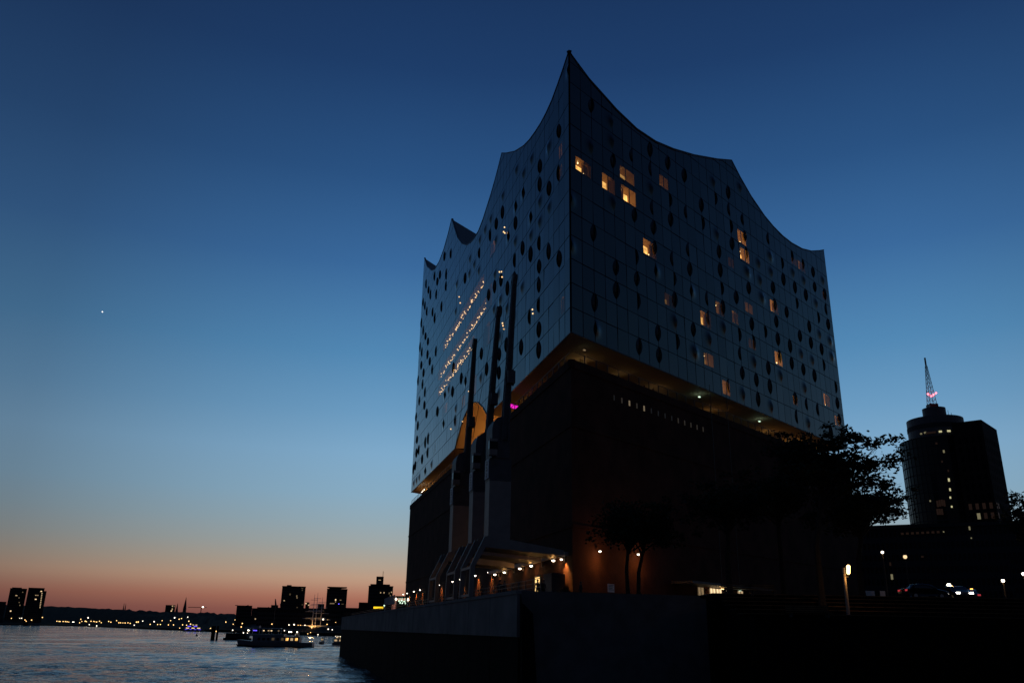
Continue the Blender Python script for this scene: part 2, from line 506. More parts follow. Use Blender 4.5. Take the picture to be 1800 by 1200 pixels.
# ================================================================== the concert hall
HX = V((C0.x, C0.y, GZ))
hall = thing('concert_hall', 'glass concert hall with a wave shaped roof on a brick warehouse', 'building', HX)
ZB = 31.854                              # underside of the glass body above the foot
PITCHZ = 3.33
dz = -3.0
RE = [(0, 76.6), (2.6, 75.0), (7.3, 73.9), (11.4, 72.9), (16.6, 72.25), (21.8, 72.6), (27.1, 73.8), (33.7, 75.8), (41.8, 78.8), (47.5, 81.2), (50.5, 79.0), (54.2, 76.8), (59.4, 74.7), (63.0, 73.85), (66.9, 73.35), (70.9, 73.35), (75.8, 73.9), (80.5, 75.1), (84.9, 76.8), (87.7, 78.0)]
RS = [(0, 76.6), (2.6, 75.5), (5.2, 74.6), (8, 73.8), (10.7, 73.5), (13.5, 73.5), (16.8, 73.9), (20, 74.5), (23.4, 75.5), (28.9, 77.8), (35.0, 81.1), (38.5, 83.2), (41, 81.7), (43.5, 80.4), (46.4, 79.1), (49.3, 78.1), (53.0, 76.9), (57.0, 76.2), (61.3, 76.5), (65, 77.3), (69.0, 78.6), (74.3, 81.4), (80.4, 85.9), (84.7, 90.4), (89.2, 95.1), (93.2, 93.1), (99.0, 91.3), (105.3, 90.7), (112.4, 91.5), (117.4, 93.3), (126.6, 98.5), (133.69, 104.4)]
RE = [(u, z + dz) for u, z in RE]; RS = [(u, z + dz) for u, z in RS]
ARCH = [(0, ZB), (43.0, ZB), (44.3, 31.9), (45.7, 32.7), (47.8, 34.1), (50.0, 35.2), (52.5, 36.3), (55.0, 37.0), (57.5, 37.35), (60.0, 37.35), (62.5, 37.0), (65.1, 36.3), (67.5, 35.1), (69.7, 33.8), (71.3, 32.8), (72.8, ZB), (140, ZB)]
FLAT = [(0, ZB), (140, ZB)]
FACES = {'E': (dE, nE, LE, 35, RE, FLAT), 'S': (dS, nS, LS, 58, RS, ARCH)}
def FP(f, u, o, z):
    d, n = FACES[f][0], FACES[f][1]
    return d * u + n * o + V((0, 0, z))
# lit rooms (u0, z bottom above ZB, u1, z top, brightness class)
ROOM_E = [(1.3, 23.5, 4.7, 25.5, 3), (7.3, 23.3, 10.3, 25.7, 2), (11.7, 26.9, 15.3, 28.9, 1), (11.8, 23.5, 15.5, 25.9, 3), (22.4, 30.3, 24.8, 32.2, 1), (17.1, 16.9, 20.4, 19.3, 3),
          (22.3, 10.6, 25.2, 12.4, 0), (32.6, 10.4, 35.8, 12.7, 2), (37.7, 13.8, 40.4, 15.9, 1), (43.2, 13.8, 45.2, 15.9, 3), (48.2, 17.3, 50.9, 19.0, 1), (58.3, 20.4, 61.4, 22.6, 4),
          (47.5, 30.2, 50.5, 32.6, 3), (47.9, 27.0, 51.2, 29.3, 3), (43.2, 24.0, 45.1, 25.7, 0), (72.9, 33.7, 76.2, 35.6, 1), (32.9, 4.0, 35.7, 6.0, 1), (38.1, .5, 40.4, 2.7, 2),
          (58.2, 10.4, 61.1, 12.8, 4), (64.2, 4.2, 66.3, 5.8, 1), (78.5, 7.1, 81.4, 9.4, 4), (83.0, 4.0, 85.6, 5.9, 3), (48.4, 10.8, 50.9, 12.5, 0), (84.0, 30.6, 86.4, 32.4, 0), (69.8, 33.8, 72.4, 35.3, 0)]
ROOM_S = [(42.0, 30.2, 45.6, 32.6, 2), (3.2, 26.9, 4.6, 29.0, 1), (3.2, 23.6, 4.6, 25.6, 1), (2.6, 3.6, 3.9, 5.8, 1), (43.5, 20.2, 47.5, 24.6, 0), (44.6, 13.3, 49.6, 17.6, 0), (54.6, 6.8, 59.8, 10.6, 0), (84.0, 10.4, 90.5, 12.6, 1), (72.0, 3.7, 74.6, 6.0, 1), (97, 3.6, 100, 6.2, 0), (64.5, 7.0, 67.5, 9.2, 1)]
BAND_S = [(50.5, 26.8, 93.0, 29.3), (48.2, 21.0, 98.0, 23.4), (57.5, 16.8, 97.0, 19.3)]
HOLES = {'E': [(a, ZB + b, c, ZB + d_) for a, b, c, d_, k in ROOM_E], 'S': [(a, ZB + b, c, ZB + d_) for a, b, c, d_, k in ROOM_S] + [(a, ZB + b, c, ZB + d_) for a, b, c, d_ in BAND_S]}
# dark almond vents: (panel column, row)
VE = [(2, 4), (2, 10), (2, 1), (4, 2), (4, 3), (4, 8), (6, 3), (6, 9), (6, 6), (6, 2), (6, 0), (6, 4), (8, 0), (8, 6), (8, 10), (8, 9), (8, 7), (8, 1), (8, 5), (10, 8), (10, 4), (10, 10), (10, 7), (10, 3), (10, 5), (10, 1), (12, 10), (12, 5), (12, 8), (12, 6), (12, 2), (14, 9), (14, 3), (14, 8), (14, 4), (16, 10), (16, 5), (16, 6), (16, 7), (16, 0), (16, 4), (18, 2), (18, 9), (18, 10), (18, 11), (18, 5), (18, 8), (18, 3), (18, 1), (20, 0), (20, 4), (20, 9), (20, 10), (20, 6), (20, 1), (20, 3), (20, 8), (22, 1), (22, 2), (22, 4), (24, 4), (24, 7), (24, 10), (24, 5), (24, 3), (24, 6), (26, 8), (26, 3), (26, 0), (26, 1), (26, 4), (26, 9), (26, 6), (28, 10), (28, 8), (28, 7), (28, 5), (28, 1), (28, 3), (30, 1), (30, 10), (30, 3), (30, 8), (30, 5), (30, 6), (32, 0), (32, 5), (32, 9), (32, 10), (32, 4), (32, 7), (34, 1), (34, 2), (34, 8), (34, 3), (34, 7), (34, 9)]
VS = [(5.2, 11.9), (5.2, 24.9), (5.2, 31.6), (9.7, 15.1), (10.0, 25.0), (13.6, 14.8), (13.7, 31.3), (13.8, 5.1), (14.2, 18.5), (14.3, 11.9), (14.3, 28.2), (14.4, 2.1), (14.4, 8.8), (18.9, 8.7), (18.9, 18.8), (23.2, 21.9), (23.5, 5.5), (27.1, 21.9), (27.7, 2.0), (27.8, 18.6), (28.0, 28.6), (32.5, 18.8), (32.7, 8.9), (36.6, 35.3), (37.0, 8.7), (37.1, 22.2), (37.2, 5.5), (38.2, 16.5), (41.2, 22.9), (41.3, 35.3), (45.1, 35.2), (45.9, 23.1), (46.4, 8.9), (50.8, 13.2), (55.1, 35.7), (69.3, 36.0), (69.7, 13.7), (78.8, 18.8), (74.4, 6.0), (79.3, 13.4), (98.7, 13.5)]
VS2 = [(87.9, 50.3), (92.7, 43.8), (93.1, 47.1), (97.2, 53.7), (97.8, 40.4), (103.0, 30.4), (103.0, 51.1), (106.6, 50.7), (107.1, 47.3), (107.5, 27.0), (107.6, 40.9), (108.1, 5.9), (108.4, 9.5), (111.7, 44.1), (111.7, 54.4), (112.5, 30.7), (112.6, 9.4), (113.2, 17.0), (116.8, 5.9), (117.1, 34.0), (117.1, 51.2), (117.5, 37.8), (117.6, 23.8), (117.8, 20.3), (121.5, 54.3), (122.2, 48.2), (122.5, 30.5), (122.5, 41.0), (122.9, 27.4), (123.3, 9.6), (126.5, 51.5), (126.5, 58.2), (126.9, 44.3), (127.2, 23.9), (127.5, 38.0), (127.6, 9.6), (127.6, 34.2), (127.8, 17.1), (127.9, 13.3), (128.4, 6.3), (130.6, 54.2), (131.3, 5.9), (131.7, 40.9), (132.0, 48.2), (132.2, 20.4), (132.2, 31.0)]

def subtract(rect, holes):
    rects = [rect]
    for (a, b, c, d_) in holes:
        out = []
        for (u0, z0, u1, z1) in rects:
            if c <= u0 or a >= u1 or d_ <= z0 or b >= z1:
                out.append((u0, z0, u1, z1)); continue
            if a > u0: out.append((u0, z0, a, z1))
            if c < u1: out.append((c, z0, u1, z1))
            x0, x1 = max(a, u0), min(c, u1)
            if b > z0: out.append((x0, z0, x1, b))
            if d_ < z1: out.append((x0, d_, x1, z1))
        rects = out
    return [r for r in rects if r[2] - r[0] > .02 and r[3] - r[1] > .02]
def clip_to(mb, f, rect, off, thick=0):
    """face piece bounded by the roof wave above and the soffit or arch below"""
    roof, bot = FACES[f][4], FACES[f][5]
    u0, z0, u1, z1 = rect
    n = 4
    for k in range(n):
        a, b = u0 + (u1 - u0) * k / n, u0 + (u1 - u0) * (k + 1) / n
        ta, tb = min(z1, lerp_poly(roof, a)), min(z1, lerp_poly(roof, b))
        ba, bb = max(z0, lerp_poly(bot, a)), max(z0, lerp_poly(bot, b))
        if ta <= ba and tb <= bb: continue
        ta, tb = max(ta, ba), max(tb, bb)
        pts = [FP(f, a, off, ba), FP(f, b, off, bb)]
        if tb > bb + 1e-4: pts.append(FP(f, b, off, tb))
        if ta > ba + 1e-4: pts.append(FP(f, a, off, ta))
        mb.poly(pts if f == 'E' else pts[::-1])
def facing(f):
    x = -dE if f == 'E' else dS
    n = FACES[f][1]
    return Matrix(((x.x, n.x, 0, 0), (x.y, n.y, 0, 0), (0, 0, 1, 0), (0, 0, 0, 1)))
# pane meshes shared by the plain panes (local x along the face, y outwards)
def clear_amount(x, z, w, h, bulge):
    d2 = ((x - bulge * w / 2) / .85) ** 2 + ((z - h * .55) / 1.15) ** 2
    return min(1, max(0, (1.25 - d2) / .7))
def clear_attr(me, vals):     # where the printed dots leave the glass clear and darker
    at_ = me.attributes.new('clear', 'FLOAT', 'POINT')
    at_.data.foreach_set('value', vals)
def pane_mesh(w, h, bulge):
    mb = MB()
    nx, nz = (10, 12) if bulge else (2, 2)
    for j in range(nz + 1):
        for i in range(nx + 1):
            x = -w / 2 + w * i / nx; z = h * j / nz
            o = 0
            if bulge:
                ex = (x - bulge * w / 2) / .85; ez = (z - h * .55) / .8
                o = .30 * math.exp(-ex * ex - ez * ez)
            mb.v.append((x, o, z))
    for j in range(nz):
        for i in range(nx):
            a = j * (nx + 1) + i
            mb.f.append((a, a + nx + 1, a + nx + 2, a + 1)); mb.m.append(0)
    me = mb.mesh('glass_pane', m_pane, True)
    if bulge: clear_attr(me, [clear_amount(p_[0], p_[2], w, h, bulge) for p_ in mb.v])
    return me
GAP = .055
rnd = random.Random(3)
joined = MB(); clear_at = {}
backing = MB()
single = []          # (size in the photograph, face, u0, u1, row, kind)
ventset = {(c_, r_) for c_, r_ in VE}
vs_cells = set()
for u, z in VS + VS2:
    vs_cells.add((2 * round(u / (LS / 58 * 2)), int(z // PITCHZ)))
shared = {}
for f in 'ES':
    d_, n_, Lf, nc, roof, bot = FACES[f]
    cw = Lf / nc
    for col in range(nc):
        for row in range(25):
            u0, u1, z0, z1 = col * cw, (col + 1) * cw, ZB + row * PITCHZ, ZB + (row + 1) * PITCHZ
            if z0 > max(lerp_poly(roof, u0), lerp_poly(roof, u1)): break
            for r in subtract((u0, z0, u1, z1), HOLES[f]):
                clip_to(backing, f, r, -.14)
            inner = (u0 + GAP, z0 + GAP, u1 - GAP, z1 - GAP)
            pieces = subtract(inner, HOLES[f])
            whole = pieces == [inner] and z1 < min(lerp_poly(roof, u0), lerp_poly(roof, u0 + cw / 2), lerp_poly(roof, u1)) and z0 >= max(lerp_poly(bot, u0), lerp_poly(bot, u1)) - .001
            mid = HX + FP(f, (u0 + u1) / 2, 0, (z0 + z1) / 2)
            dist = (mid - V((0, 0, EYE))).length
            cosv = abs((mid - V((0, 0, EYE))).normalized().dot(n_))
            size = cosv / dist ** 2
            cells = ventset if f == 'E' else vs_cells
            bul = 0
            if whole and dist < 190 and row > 0 or (whole and row == 0 and rnd.random() < .6):
                # the joint with vents lies on even columns: bulge the edge that meets it
                j = col + 1 if col % 2 == 1 else col
                if (j, row) not in cells and rnd.random() < (.42 if f == 'E' else .30):
                    e = 1 if col % 2 == 1 else -1
                    if e == 1 or rnd.random() < .25: bul = e
            single.append((size if whole else 0, f, u0, u1, z0, z1, bul, pieces))
single.sort(key=lambda s_: -s_[0])
facade = part('curtain_wall', backing, m_gap, hall)
n_single = 0
for k, (size, f, u0, u1, z0, z1, bul, pieces) in enumerate(single):
    d_, n_ = FACES[f][0], FACES[f][1]
    if k < 300 and size > 0:
        w, h = u1 - u0 - 2 * GAP, z1 - z0 - 2 * GAP
        e = bul * (-1 if f == 'E' else 1)
        key = (f, e)
        if key not in shared: shared[key] = pane_mesh(w, h, e)
        o = bpy.data.objects.new('glass_pane', shared[key]); COL.objects.link(o)
        o.parent = hall
        tilt = Matrix.Rotation(rnd.gauss(0, .008), 4, 'Z') @ Matrix.Rotation(rnd.gauss(0, .007), 4, 'X')
        o.matrix_local = Matrix.Translation(FP(f, (u0 + u1) / 2, 0, z0 + GAP)) @ facing(f) @ tilt
    elif size > 0 and bul:
        w, h = u1 - u0 - 2 * GAP, z1 - z0 - 2 * GAP
        nx, nz = 6, 7
        base = len(joined.v)
        for j in range(nz + 1):
            for i in range(nx + 1):
                x = -w / 2 + w * i / nx; z = h * j / nz
                ex = (x - bul * w / 2) / .85; ez = (z - h * .55) / .8
                clear_at[len(joined.v)] = clear_amount(x, z, w, h, bul)
                joined.v.append(tuple(FP(f, (u0 + u1) / 2 + x, .30 * math.exp(-ex * ex - ez * ez), z0 + GAP + z)))
        for j in range(nz):
            for i in range(nx):
                a = base + j * (nx + 1) + i
                q4 = (a, a + 1, a + nx + 2, a + nx + 1)
                joined.f.append(q4 if f == 'E' else q4[::-1]); joined.m.append(0)
    else:
        o = rnd.gauss(0, .008); q0 = len(joined.v); sh_ = rnd.uniform(0, .30)
        for p in pieces: clip_to(joined, f, p, o)
        clear_at.update({i: sh_ for i in range(q0, len(joined.v))})
jp_ = part('glass_panes', joined, m_pane, hall, kind='stuff')
clear_attr(jp_.data, [clear_at.get(i, 0.0) for i in range(len(joined.v))])

# almond vents: two glass lips standing out round a flat black sheet, the opening's shade painted in
def vent_meshes(kind, sw=1.0, sh=1.0):
    lip, slot_shade = MB(), MB()
    def almond(w, h, t_):
        f_ = math.sin(t_)
        return w * max(0, 1 - f_ * f_) ** 1.05, h * f_
    n = 10
    for s_ in (-1, 1):
        if kind and s_ != kind: continue
        for k in range(n):
            ts = [-math.pi / 2 + math.pi * (k + j) / n for j in (0, 1)]
            o_ = [almond(.55 * sw, 1.46 * sh, a) for a in ts]; i_ = [almond(.43 * sw, 1.38 * sh, a) for a in ts]
            bul = [.03 + .22 * math.cos(a) for a in ts]
            q_ = [(s_ * o_[0][0], .02, o_[0][1]), (s_ * o_[1][0], .02, o_[1][1]), (s_ * i_[1][0], bul[1], i_[1][1]), (s_ * i_[0][0], bul[0], i_[0][1])]
            lip.poly(q_ if s_ > 0 else q_[::-1])
    pts = []
    if kind >= 0: pts += [(almond(.45 * sw, 1.39 * sh, -math.pi / 2 + math.pi * k / n)) for k in range(n + 1)]
    else: pts += [(0, -1.39 * sh), (0, 1.39 * sh)]
    if kind <= 0: pts += [(-almond(.45 * sw, 1.39 * sh, math.pi / 2 - math.pi * k / n)[0], almond(.45 * sw, 1.39 * sh, math.pi / 2 - math.pi * k / n)[1]) for k in range(1, n)]
    slot_shade.poly([(x, .05, z) for x, z in pts][::-1])
    slot_shade.v = [(x, .05 + .0 * x, z) for x, y, z in slot_shade.v]
    return lip.mesh('vent', m_pane, True), slot_shade.mesh('slot_shade', m_black)
VM = {k: vent_meshes(k) for k in (-1, 0, 1)}
VM[2] = vent_meshes(1, 1.5, 1.15)
vr = random.Random(21)
def add_vent(f, u, z, kind):
    if z + 1.3 > lerp_poly(FACES[f][4], u): return
    o = link('vent', VM[kind][0], hall); o.matrix_local = Matrix.Translation(FP(f, u, .01, z)) @ facing(f) @ Matrix.Diagonal((vr.uniform(.78, 1.0), 1, vr.uniform(.84, 1.0), 1))
    link('slot_shade', VM[kind][1], o)
for c_, r_ in VE:
    add_vent('E', c_ * LE / 35, ZB + PITCHZ * (r_ + .64), rnd.choice([0, 0, 0, 1, -1]))
for u, z in VS:
    add_vent('S', round(u / (LS / 29)) * LS / 29, ZB + z + .0, rnd.choice([0, 0, 0, 1]))
for u, z in VS2:
    add_vent('S', u if u < 131.5 else 131.8, ZB + z, 2 if rnd.random() < .75 else 0)

# lit rooms behind clear glass
def room(f, u0, z0, u1, z1, cls, depth=1.3):
    z0 += ZB; z1 += ZB
    r = MB()
    r.k = 0
    b_ = lambda u, o, z: FP(f, u, o, z)
    D = -.15 - depth
    r.poly([b_(u0, D, z0), b_(u1, D, z0), b_(u1, D, z1), b_(u0, D, z1)])
    r.k = 1
    for q_ in ([(u0, z0), (u1, z0)], [(u0, z1), (u1, z1)], [(u0, z0), (u0, z1)], [(u1, z0), (u1, z1)]):
        (a, c), (e, g) = q_
        r.poly([b_(a, D, c), b_(e, D, g), b_(e, -.02, g), b_(a, -.02, c)])
    o = part('lit_window', r, [e_room[cls], m_roomside], hall)
    g = MB(); q4 = [b_(u0, .0, z0), b_(u1, .0, z0), b_(u1, 0, z1), b_(u0, 0, z1)]; g.poly(q4 if f == 'E' else q4[::-1]); part('glazing', g, m_clear, o)
    w = u1 - u0
    # curtain pulled to one side, with folds
    cu = MB()
    c0 = u0 + w * rnd.uniform(.55, .75); c1 = u1 - .02
    if rnd.random() < .4: c0, c1 = u0 + .02, u0 + w * rnd.uniform(.2, .4)
    nf = 10
    for k in range(nf):
        a, e = c0 + (c1 - c0) * k / nf, c0 + (c1 - c0) * (k + 1) / nf
        oa, oe = -.55 + .12 * math.sin(k * 1.9), -.55 + .12 * math.sin((k + 1) * 1.9)
        cu.poly([b_(a, oa, z0), b_(e, oe, z0), b_(e, oe, z1 - .06), b_(a, oa, z1 - .06)])
    part('curtain', cu, m_curtain, o)
    mu = MB(); x = u0 + w * rnd.uniform(.4, .65)
    mu.hexa([b_(x - .05, -.02, z0), b_(x + .05, -.02, z0), b_(x + .05, -.12, z0), b_(x - .05, -.12, z0)], [b_(x - .05, -.02, z1), b_(x + .05, -.02, z1), b_(x + .05, -.12, z1), b_(x - .05, -.12, z1)])
    part('mullion', mu, m_gap, o)
    if cls > 0:
        la = MB()
        for k in range(1 if cls < 3 else 2):
            x = u0 + w * (rnd.uniform(.12, .4) + .45 * k)
            z = z0 + (z1 - z0) * (.82 if k == 0 else rnd.uniform(.15, .3))
            p_ = b_(x, -.6, z); la.ball(p_, .10, 6, 4)
            if k == 0: la.tube([p_ + V((0, 0, .08)), V((p_.x, p_.y, z1 - .01))], .012, 4)
            else: la.tube([p_ - V((0, 0, .08)), V((p_.x, p_.y, z0 + .01))], .02, 4)
        part('lamp', la, e_bulb, o)
for a in ROOM_E: room('E', a[0], a[1], a[2], a[3], a[4])
for a in ROOM_S: room('S', a[0], a[1], a[2], a[3], a[4])
# foyer galleries on the south side: long clear strips with rows of ceiling lamps
lampme = MB().ball((0, 0, 0), .135, 6, 4).mesh('foyer_lamp', e_foyer)
for (u0, z0, u1, z1) in BAND_S:
    z0 += ZB; z1 += ZB
    r = MB(); b_ = lambda u, o, z: FP('S', u, o, z)
    D = -3.2
    r.poly([b_(u0, D, z0), b_(u1, D, z0), b_(u1, D, z1), b_(u0, D, z1)])
    for (a, c, e, g) in ((u0, z0, u1, z0), (u0, z1, u1, z1), (u0, z0, u0, z1), (u1, z0, u1, z1)):
        r.poly([b_(a, D, c), b_(e, D, g), b_(e, -.02, g), b_(a, -.02, c)])
    o = part('foyer_gallery', r, m_roomside, hall)
    u = u0
    while u < u1 - .1:
        g = MB(); e = min(u1, u + LS / 58)
        g.poly([b_(u + .04, 0, z0), b_(e - .04, 0, z0), b_(e - .04, 0, z1), b_(u + .04, 0, z1)][::-1]); part('glazing', g, m_clear, o)
        u = e
    n = 88
    for k in range(n):
        u = u0 + .4 + (u1 - u0 - .8) * ((k + rnd.uniform(-.4, .4)) / (n - 1))
        u = min(max(u, u0 + .3), u1 - .3)
        z = z0 + (z1 - z0) * (rnd.choice([.22, .48, .74]) + rnd.uniform(-.06, .1))
        lo = bpy.data.objects.new('foyer_lamp', lampme); COL.objects.link(lo); lo.parent = o
        lo.location = b_(u, -rnd.uniform(.25, .8), z)
for (u, z) in [(34.8, 30.2), (35.6, 30.8), (35.0, 31.4), (36, 22.4), (37, 22.8), (36.5, 23.6), (38, 24.2), (27, 11.8), (34, 12.2), (35, 13.6), (34.6, 13.0), (16.8, 8.6), (17.0, 9.3), (75, 34), (73.5, 32), (57, 2.6), (58, 4.8), (66, 4.0), (78.4, 5.2), (61, 8.8)]:
    lo = bpy.data.objects.new('foyer_lamp', lampme); COL.objects.link(lo); lo.parent = hall
    lo.location = FP('S', u, .02, ZB + z)

# roof, rim, hidden sides
SE, NE, SW = V((0, 0, 0)), dE * LE, dS * LS
NW = SW + dE * 21.6
rf = MB()
TS = sorted({u / LS for u, z in RS} | {k / 40 for k in range(41)})
SSs = [k / 16 for k in range(17)]
def roof_z(t_, s_):
    a = lerp_poly(RS, t_ * LS); b_ = lerp_poly(RS, t_ * LS) - 3.5 * min(1, t_ * 3)
    z = a + (b_ - a) * s_
    e0 = lerp_poly(RE, s_ * LE); lin = RS[0][1]
    k = max(0, 1 - t_ / .26); k = k * k * (3 - 2 * k)
    return z + (e0 - lin) * k - .25
for t_ in TS:
    for s_ in SSs:
        p = (dS * LS * t_) * (1 - s_) + (NE + (NW - NE) * t_) * s_
        rf.v.append((p.x + nS.x * -.2 * (1 - s_), p.y, roof_z(t_, s_)))
for i in range(len(TS) - 1):
    for j in range(len(SSs) - 1):
        a = i * len(SSs) + j
        rf.f.append((a, a + 1, a + len(SSs) + 1, a + len(SSs))); rf.m.append(0)
part('roof', rf, m_roof, hall)
for f, pts in (('E', RE), ('S', RS)):
    r = MB()
    for (a, za), (b_, zb) in zip(pts, pts[1:]):
        r.hexa([FP(f, a, -.4, za - .1), FP(f, b_, -.4, zb - .1), FP(f, b_, .06, zb - .1), FP(f, a, .06, za - .1)], [FP(f, a, -.4, za + .1), FP(f, b_, -.4, zb + .1), FP(f, b_, .06, zb + .1), FP(f, a, .06, za + .1)])
    part('roof_rim', r, m_rim, hall)
r = MB()
for k in range(40):
    t0, t1 = k / 40, (k + 1) / 40
    a, b_ = NE + (NW - NE) * t0, NE + (NW - NE) * t1
    r.poly([(a.x, a.y, ZB), (b_.x, b_.y, ZB), (b_.x, b_.y, roof_z(t1, 1)), (a.x, a.y, roof_z(t0, 1))])
for k in range(8):
    s0, s1 = k / 8, (k + 1) / 8
    a, b_ = SW + (NW - SW) * s0, SW + (NW - SW) * s1
    r.poly([(a.x, a.y, ZB), (b_.x, b_.y, ZB), (b_.x, b_.y, roof_z(1, s1)), (a.x, a.y, roof_z(1, s0))])
part('rear_glass_wall', r, m_pane, hall)
# soffit with the vaulted opening on the south side
so = MB()
def plan(u, k):            # from the south edge to the north edge of the plan
    t_ = u / LS
    a = dS * u; b_ = NE + (NW - NE) * t_
    p = a + (b_ - a) * k
    return V((p.x, p.y, ZB))
us = [0, 8, 16, 26, 36, 43.0, 48, 54, 60, 66, 72.8, 84, 96, 108, 120, LS]
for u0, u1 in zip(us, us[1:]):
    k0 = .36 if 42.9 < u0 < 72.7 else 0
    for a, b_ in ((k0, .4), (.4, .7), (.7, 1)):
        so.poly([plan(u0, a), plan(u1, a), plan(u1, b_), plan(u0, b_)])
part('soffit', so, m_plaster, hall)
va = MB()
for (a, za), (b_, zb) in zip(ARCH[1:-1], ARCH[2:-1]):
    for k in range(6):
        o0, o1 = -.16 - 20 * k / 6, -.16 - 20 * (k + 1) / 6
        sh = lambda z, o: ZB + (z - ZB) * (1 - .5 * (-o / 20) ** 2) + .01
        va.poly([FP('S', a, o0, sh(za, o0)), FP('S', b_, o0, sh(zb, o0)), FP('S', b_, o1, sh(zb, o1)), FP('S', a, o1, sh(za, o1))])
part('vault', va, m_plaster, hall, smooth=True)
er = MB()
for (a, za), (b_, zb) in zip(ARCH[1:-1], ARCH[2:-1]):
    er.beam(FP('S', a, .02, za), FP('S', b_, .02, zb), .16)
er.beam(FP('S', 0, .0, ZB - .05), FP('S', 43, 0, ZB - .05), .1, .12); er.beam(FP('S', 72.8, .0, ZB - .05), FP('S', LS, 0, ZB - .05), .1, .12)
er.beam(FP('E', 0, .0, ZB - .05), FP('E', LE, 0, ZB - .05), .1, .12)
part('soffit_edge', er, m_rim, hall)

# brick warehouse
ZT = 27.3
br = MB()
cor = [SE, NE, NW, SW]
br.hexa([V((p.x, p.y, -.3)) for p in cor], [V((p.x, p.y, ZT)) for p in cor])
brick = part('brick_base', br, m_brick, hall)
pa = MB()
for f, Lf in (('E', LE), ('S', LS)):
    pa.hexa([FP(f, 0, .12, ZT + .004), FP(f, Lf, .12, ZT + .004), FP(f, Lf, -.5, ZT + .004), FP(f, 0, -.5, ZT + .004)], [FP(f, 0, .12, ZT + 1.05), FP(f, Lf, .12, ZT + 1.05), FP(f, Lf, -.5, ZT + 1.05), FP(f, 0, -.5, ZT + 1.05)])
part('parapet', pa, m_brick, hall)
pl = MB()
for f, z in (('E', 8.3), ('S', 8.3), ('E', 20.0), ('S', 20.0)):
    Lf = LE if f == 'E' else LS
    pl.hexa([FP(f, 0, .1, z), FP(f, Lf, .1, z), FP(f, Lf, -.05, z), FP(f, 0, -.05, z)], [FP(f, 0, .1, z + .35), FP(f, Lf, .1, z + .35), FP(f, Lf, -.05, z + .35), FP(f, 0, -.05, z + .35)])
part('string_course', pl, m_brick, hall)
# plaza level: core walls, balustrade posts, lobby windows
co = MB()
cc = [FP('S', 24, -22, 0), FP('E', 78, -9, 0), FP('E', 78, -30, 0), FP('S', 98, -26, 0)]
co.hexa([V((p.x, p.y, ZT + .01)) for p in cc], [V((p.x, p.y, ZB - .01)) for p in cc])
core = part('plaza_core', co, m_rim, hall)
post = MB().box(-.05, .05, -.05, .05, 0, 1.15).mesh('balustrade_post', m_steel)
for f, Lf in (('E', LE), ('S', LS)):
    u = 3
    while u < Lf - 1:
        o = bpy.data.objects.new('balustrade_post', post); COL.objects.link(o); o.parent = hall
        o.matrix_local = Matrix.Translation(FP(f, u, -.2, ZT + 1.05)) @ facing(f); u += 2.4
ra = MB()
for f, Lf in (('E', LE), ('S', LS)): ra.beam(FP(f, 1, -.2, ZT + 2.22), FP(f, Lf - 1, -.2, ZT + 2.22), .06)
part('handrail', ra, m_steel, hall)
lob = MB().box(-.7, .7, 0, .1, 0, 1.9)
lme = [lob.mesh('lobby_window', e_win[k]) for k in (0, 1, 2)]
for k in range(26):
    u = 26 + k * 2.2
    o = bpy.data.objects.new('lobby_window', lme[rnd.choice([0, 0, 0, 1, 1, 2])]); COL.objects.link(o); o.parent = hall
    o.matrix_local = Matrix.Translation(FP('E', u, -8.6, ZT + 1.7)) @ facing('E') @ Matrix.Scale(rnd.uniform(.35, 1), 4, (1, 0, 0))
def plaza_lamp(f, u, off, bulb, col, power, z=None, r=.14):
    z = ZB - .45 if z is None else z
    b_ = MB(); b_.cbox((0, 0, 0), (.36, .22, .12))
    o = link('plaza_lamp', b_.mesh('plaza_lamp', bulb), hall); o.matrix_local = Matrix.Translation(FP(f, u, off, z)) @ facing(f)
    st_ = MB(); st_.box(-.03, .03, -.03, .03, .08, ZB - z - .01); part('lamp_rod', st_, m_steel, o)
    light('lamp_light', o, (0, 0, -.35), col, power, .2)
COOL = (.7, 1.0, .62)
for u, e in ((5.6, .6), (34.6, 5), (54.6, 6)): plaza_lamp('E', u, -2.2, e_cool if e > 2 else e_win[1], COOL, e)
for u, e in ((9, 1.2), (18, 3), (27, 6), (44, 20), (64, 46), (74, 66), (84, 60)): plaza_lamp('E', u, -5.5, e_amber, (1, .40, .07), e * .6, ZB - 1.4)
for u, e in ((10, 1), (22, 1.5), (32, 2), (80, 4), (92, 6), (104, 12), (116, 70), (127, 150)): plaza_lamp('S', u, -5.0, e_amber, (1, .40, .07), e * 2.0, ZB - 1.2)
for u in (49, 58, 67): plaza_lamp('S', u, -8.0, e_bulb, (1, .36, .06), 900, ZB - .9)
for u in (118.2, 120.2, 122.4): plaza_lamp('S', u, -1.2, e_white, WARM, 12, ZB - 1.5)
e_slit = [emit('slit_light', (1, .75, .45), s_) for s_ in (.005, .018, .15)]
for k in range(14):   # narrow slits in the brick, a few of them lit
    w_ = MB(); b_ = [FP('E', 8.8 + k * 1.72 + s_, o_, 25.0) for s_, o_ in ((-.14, -.02), (.14, -.02), (.14, .05), (-.14, .05))]
    w_.hexa(b_, [p + V((0, 0, .7)) for p in b_])
    part('slit_window', w_, e_slit[(0, 1, 2, 1, 2, 0, 0, 0, 0, 1, 1, 1, 1, 1)[k]], hall)
ne_ = MB(); a, b_ = FP('S', 29.6, -.2, 29.9), FP('S', 29.6, -.2, 29.9) + dE * 2.6
q3 = dS * -.06; dn = V((0, 0, .3)); ne_.poly([a + q3 - dn, b_ + q3 - dn, b_ + q3 + dn, a + q3 + dn])
part('light_strip', ne_, e_pink, hall)
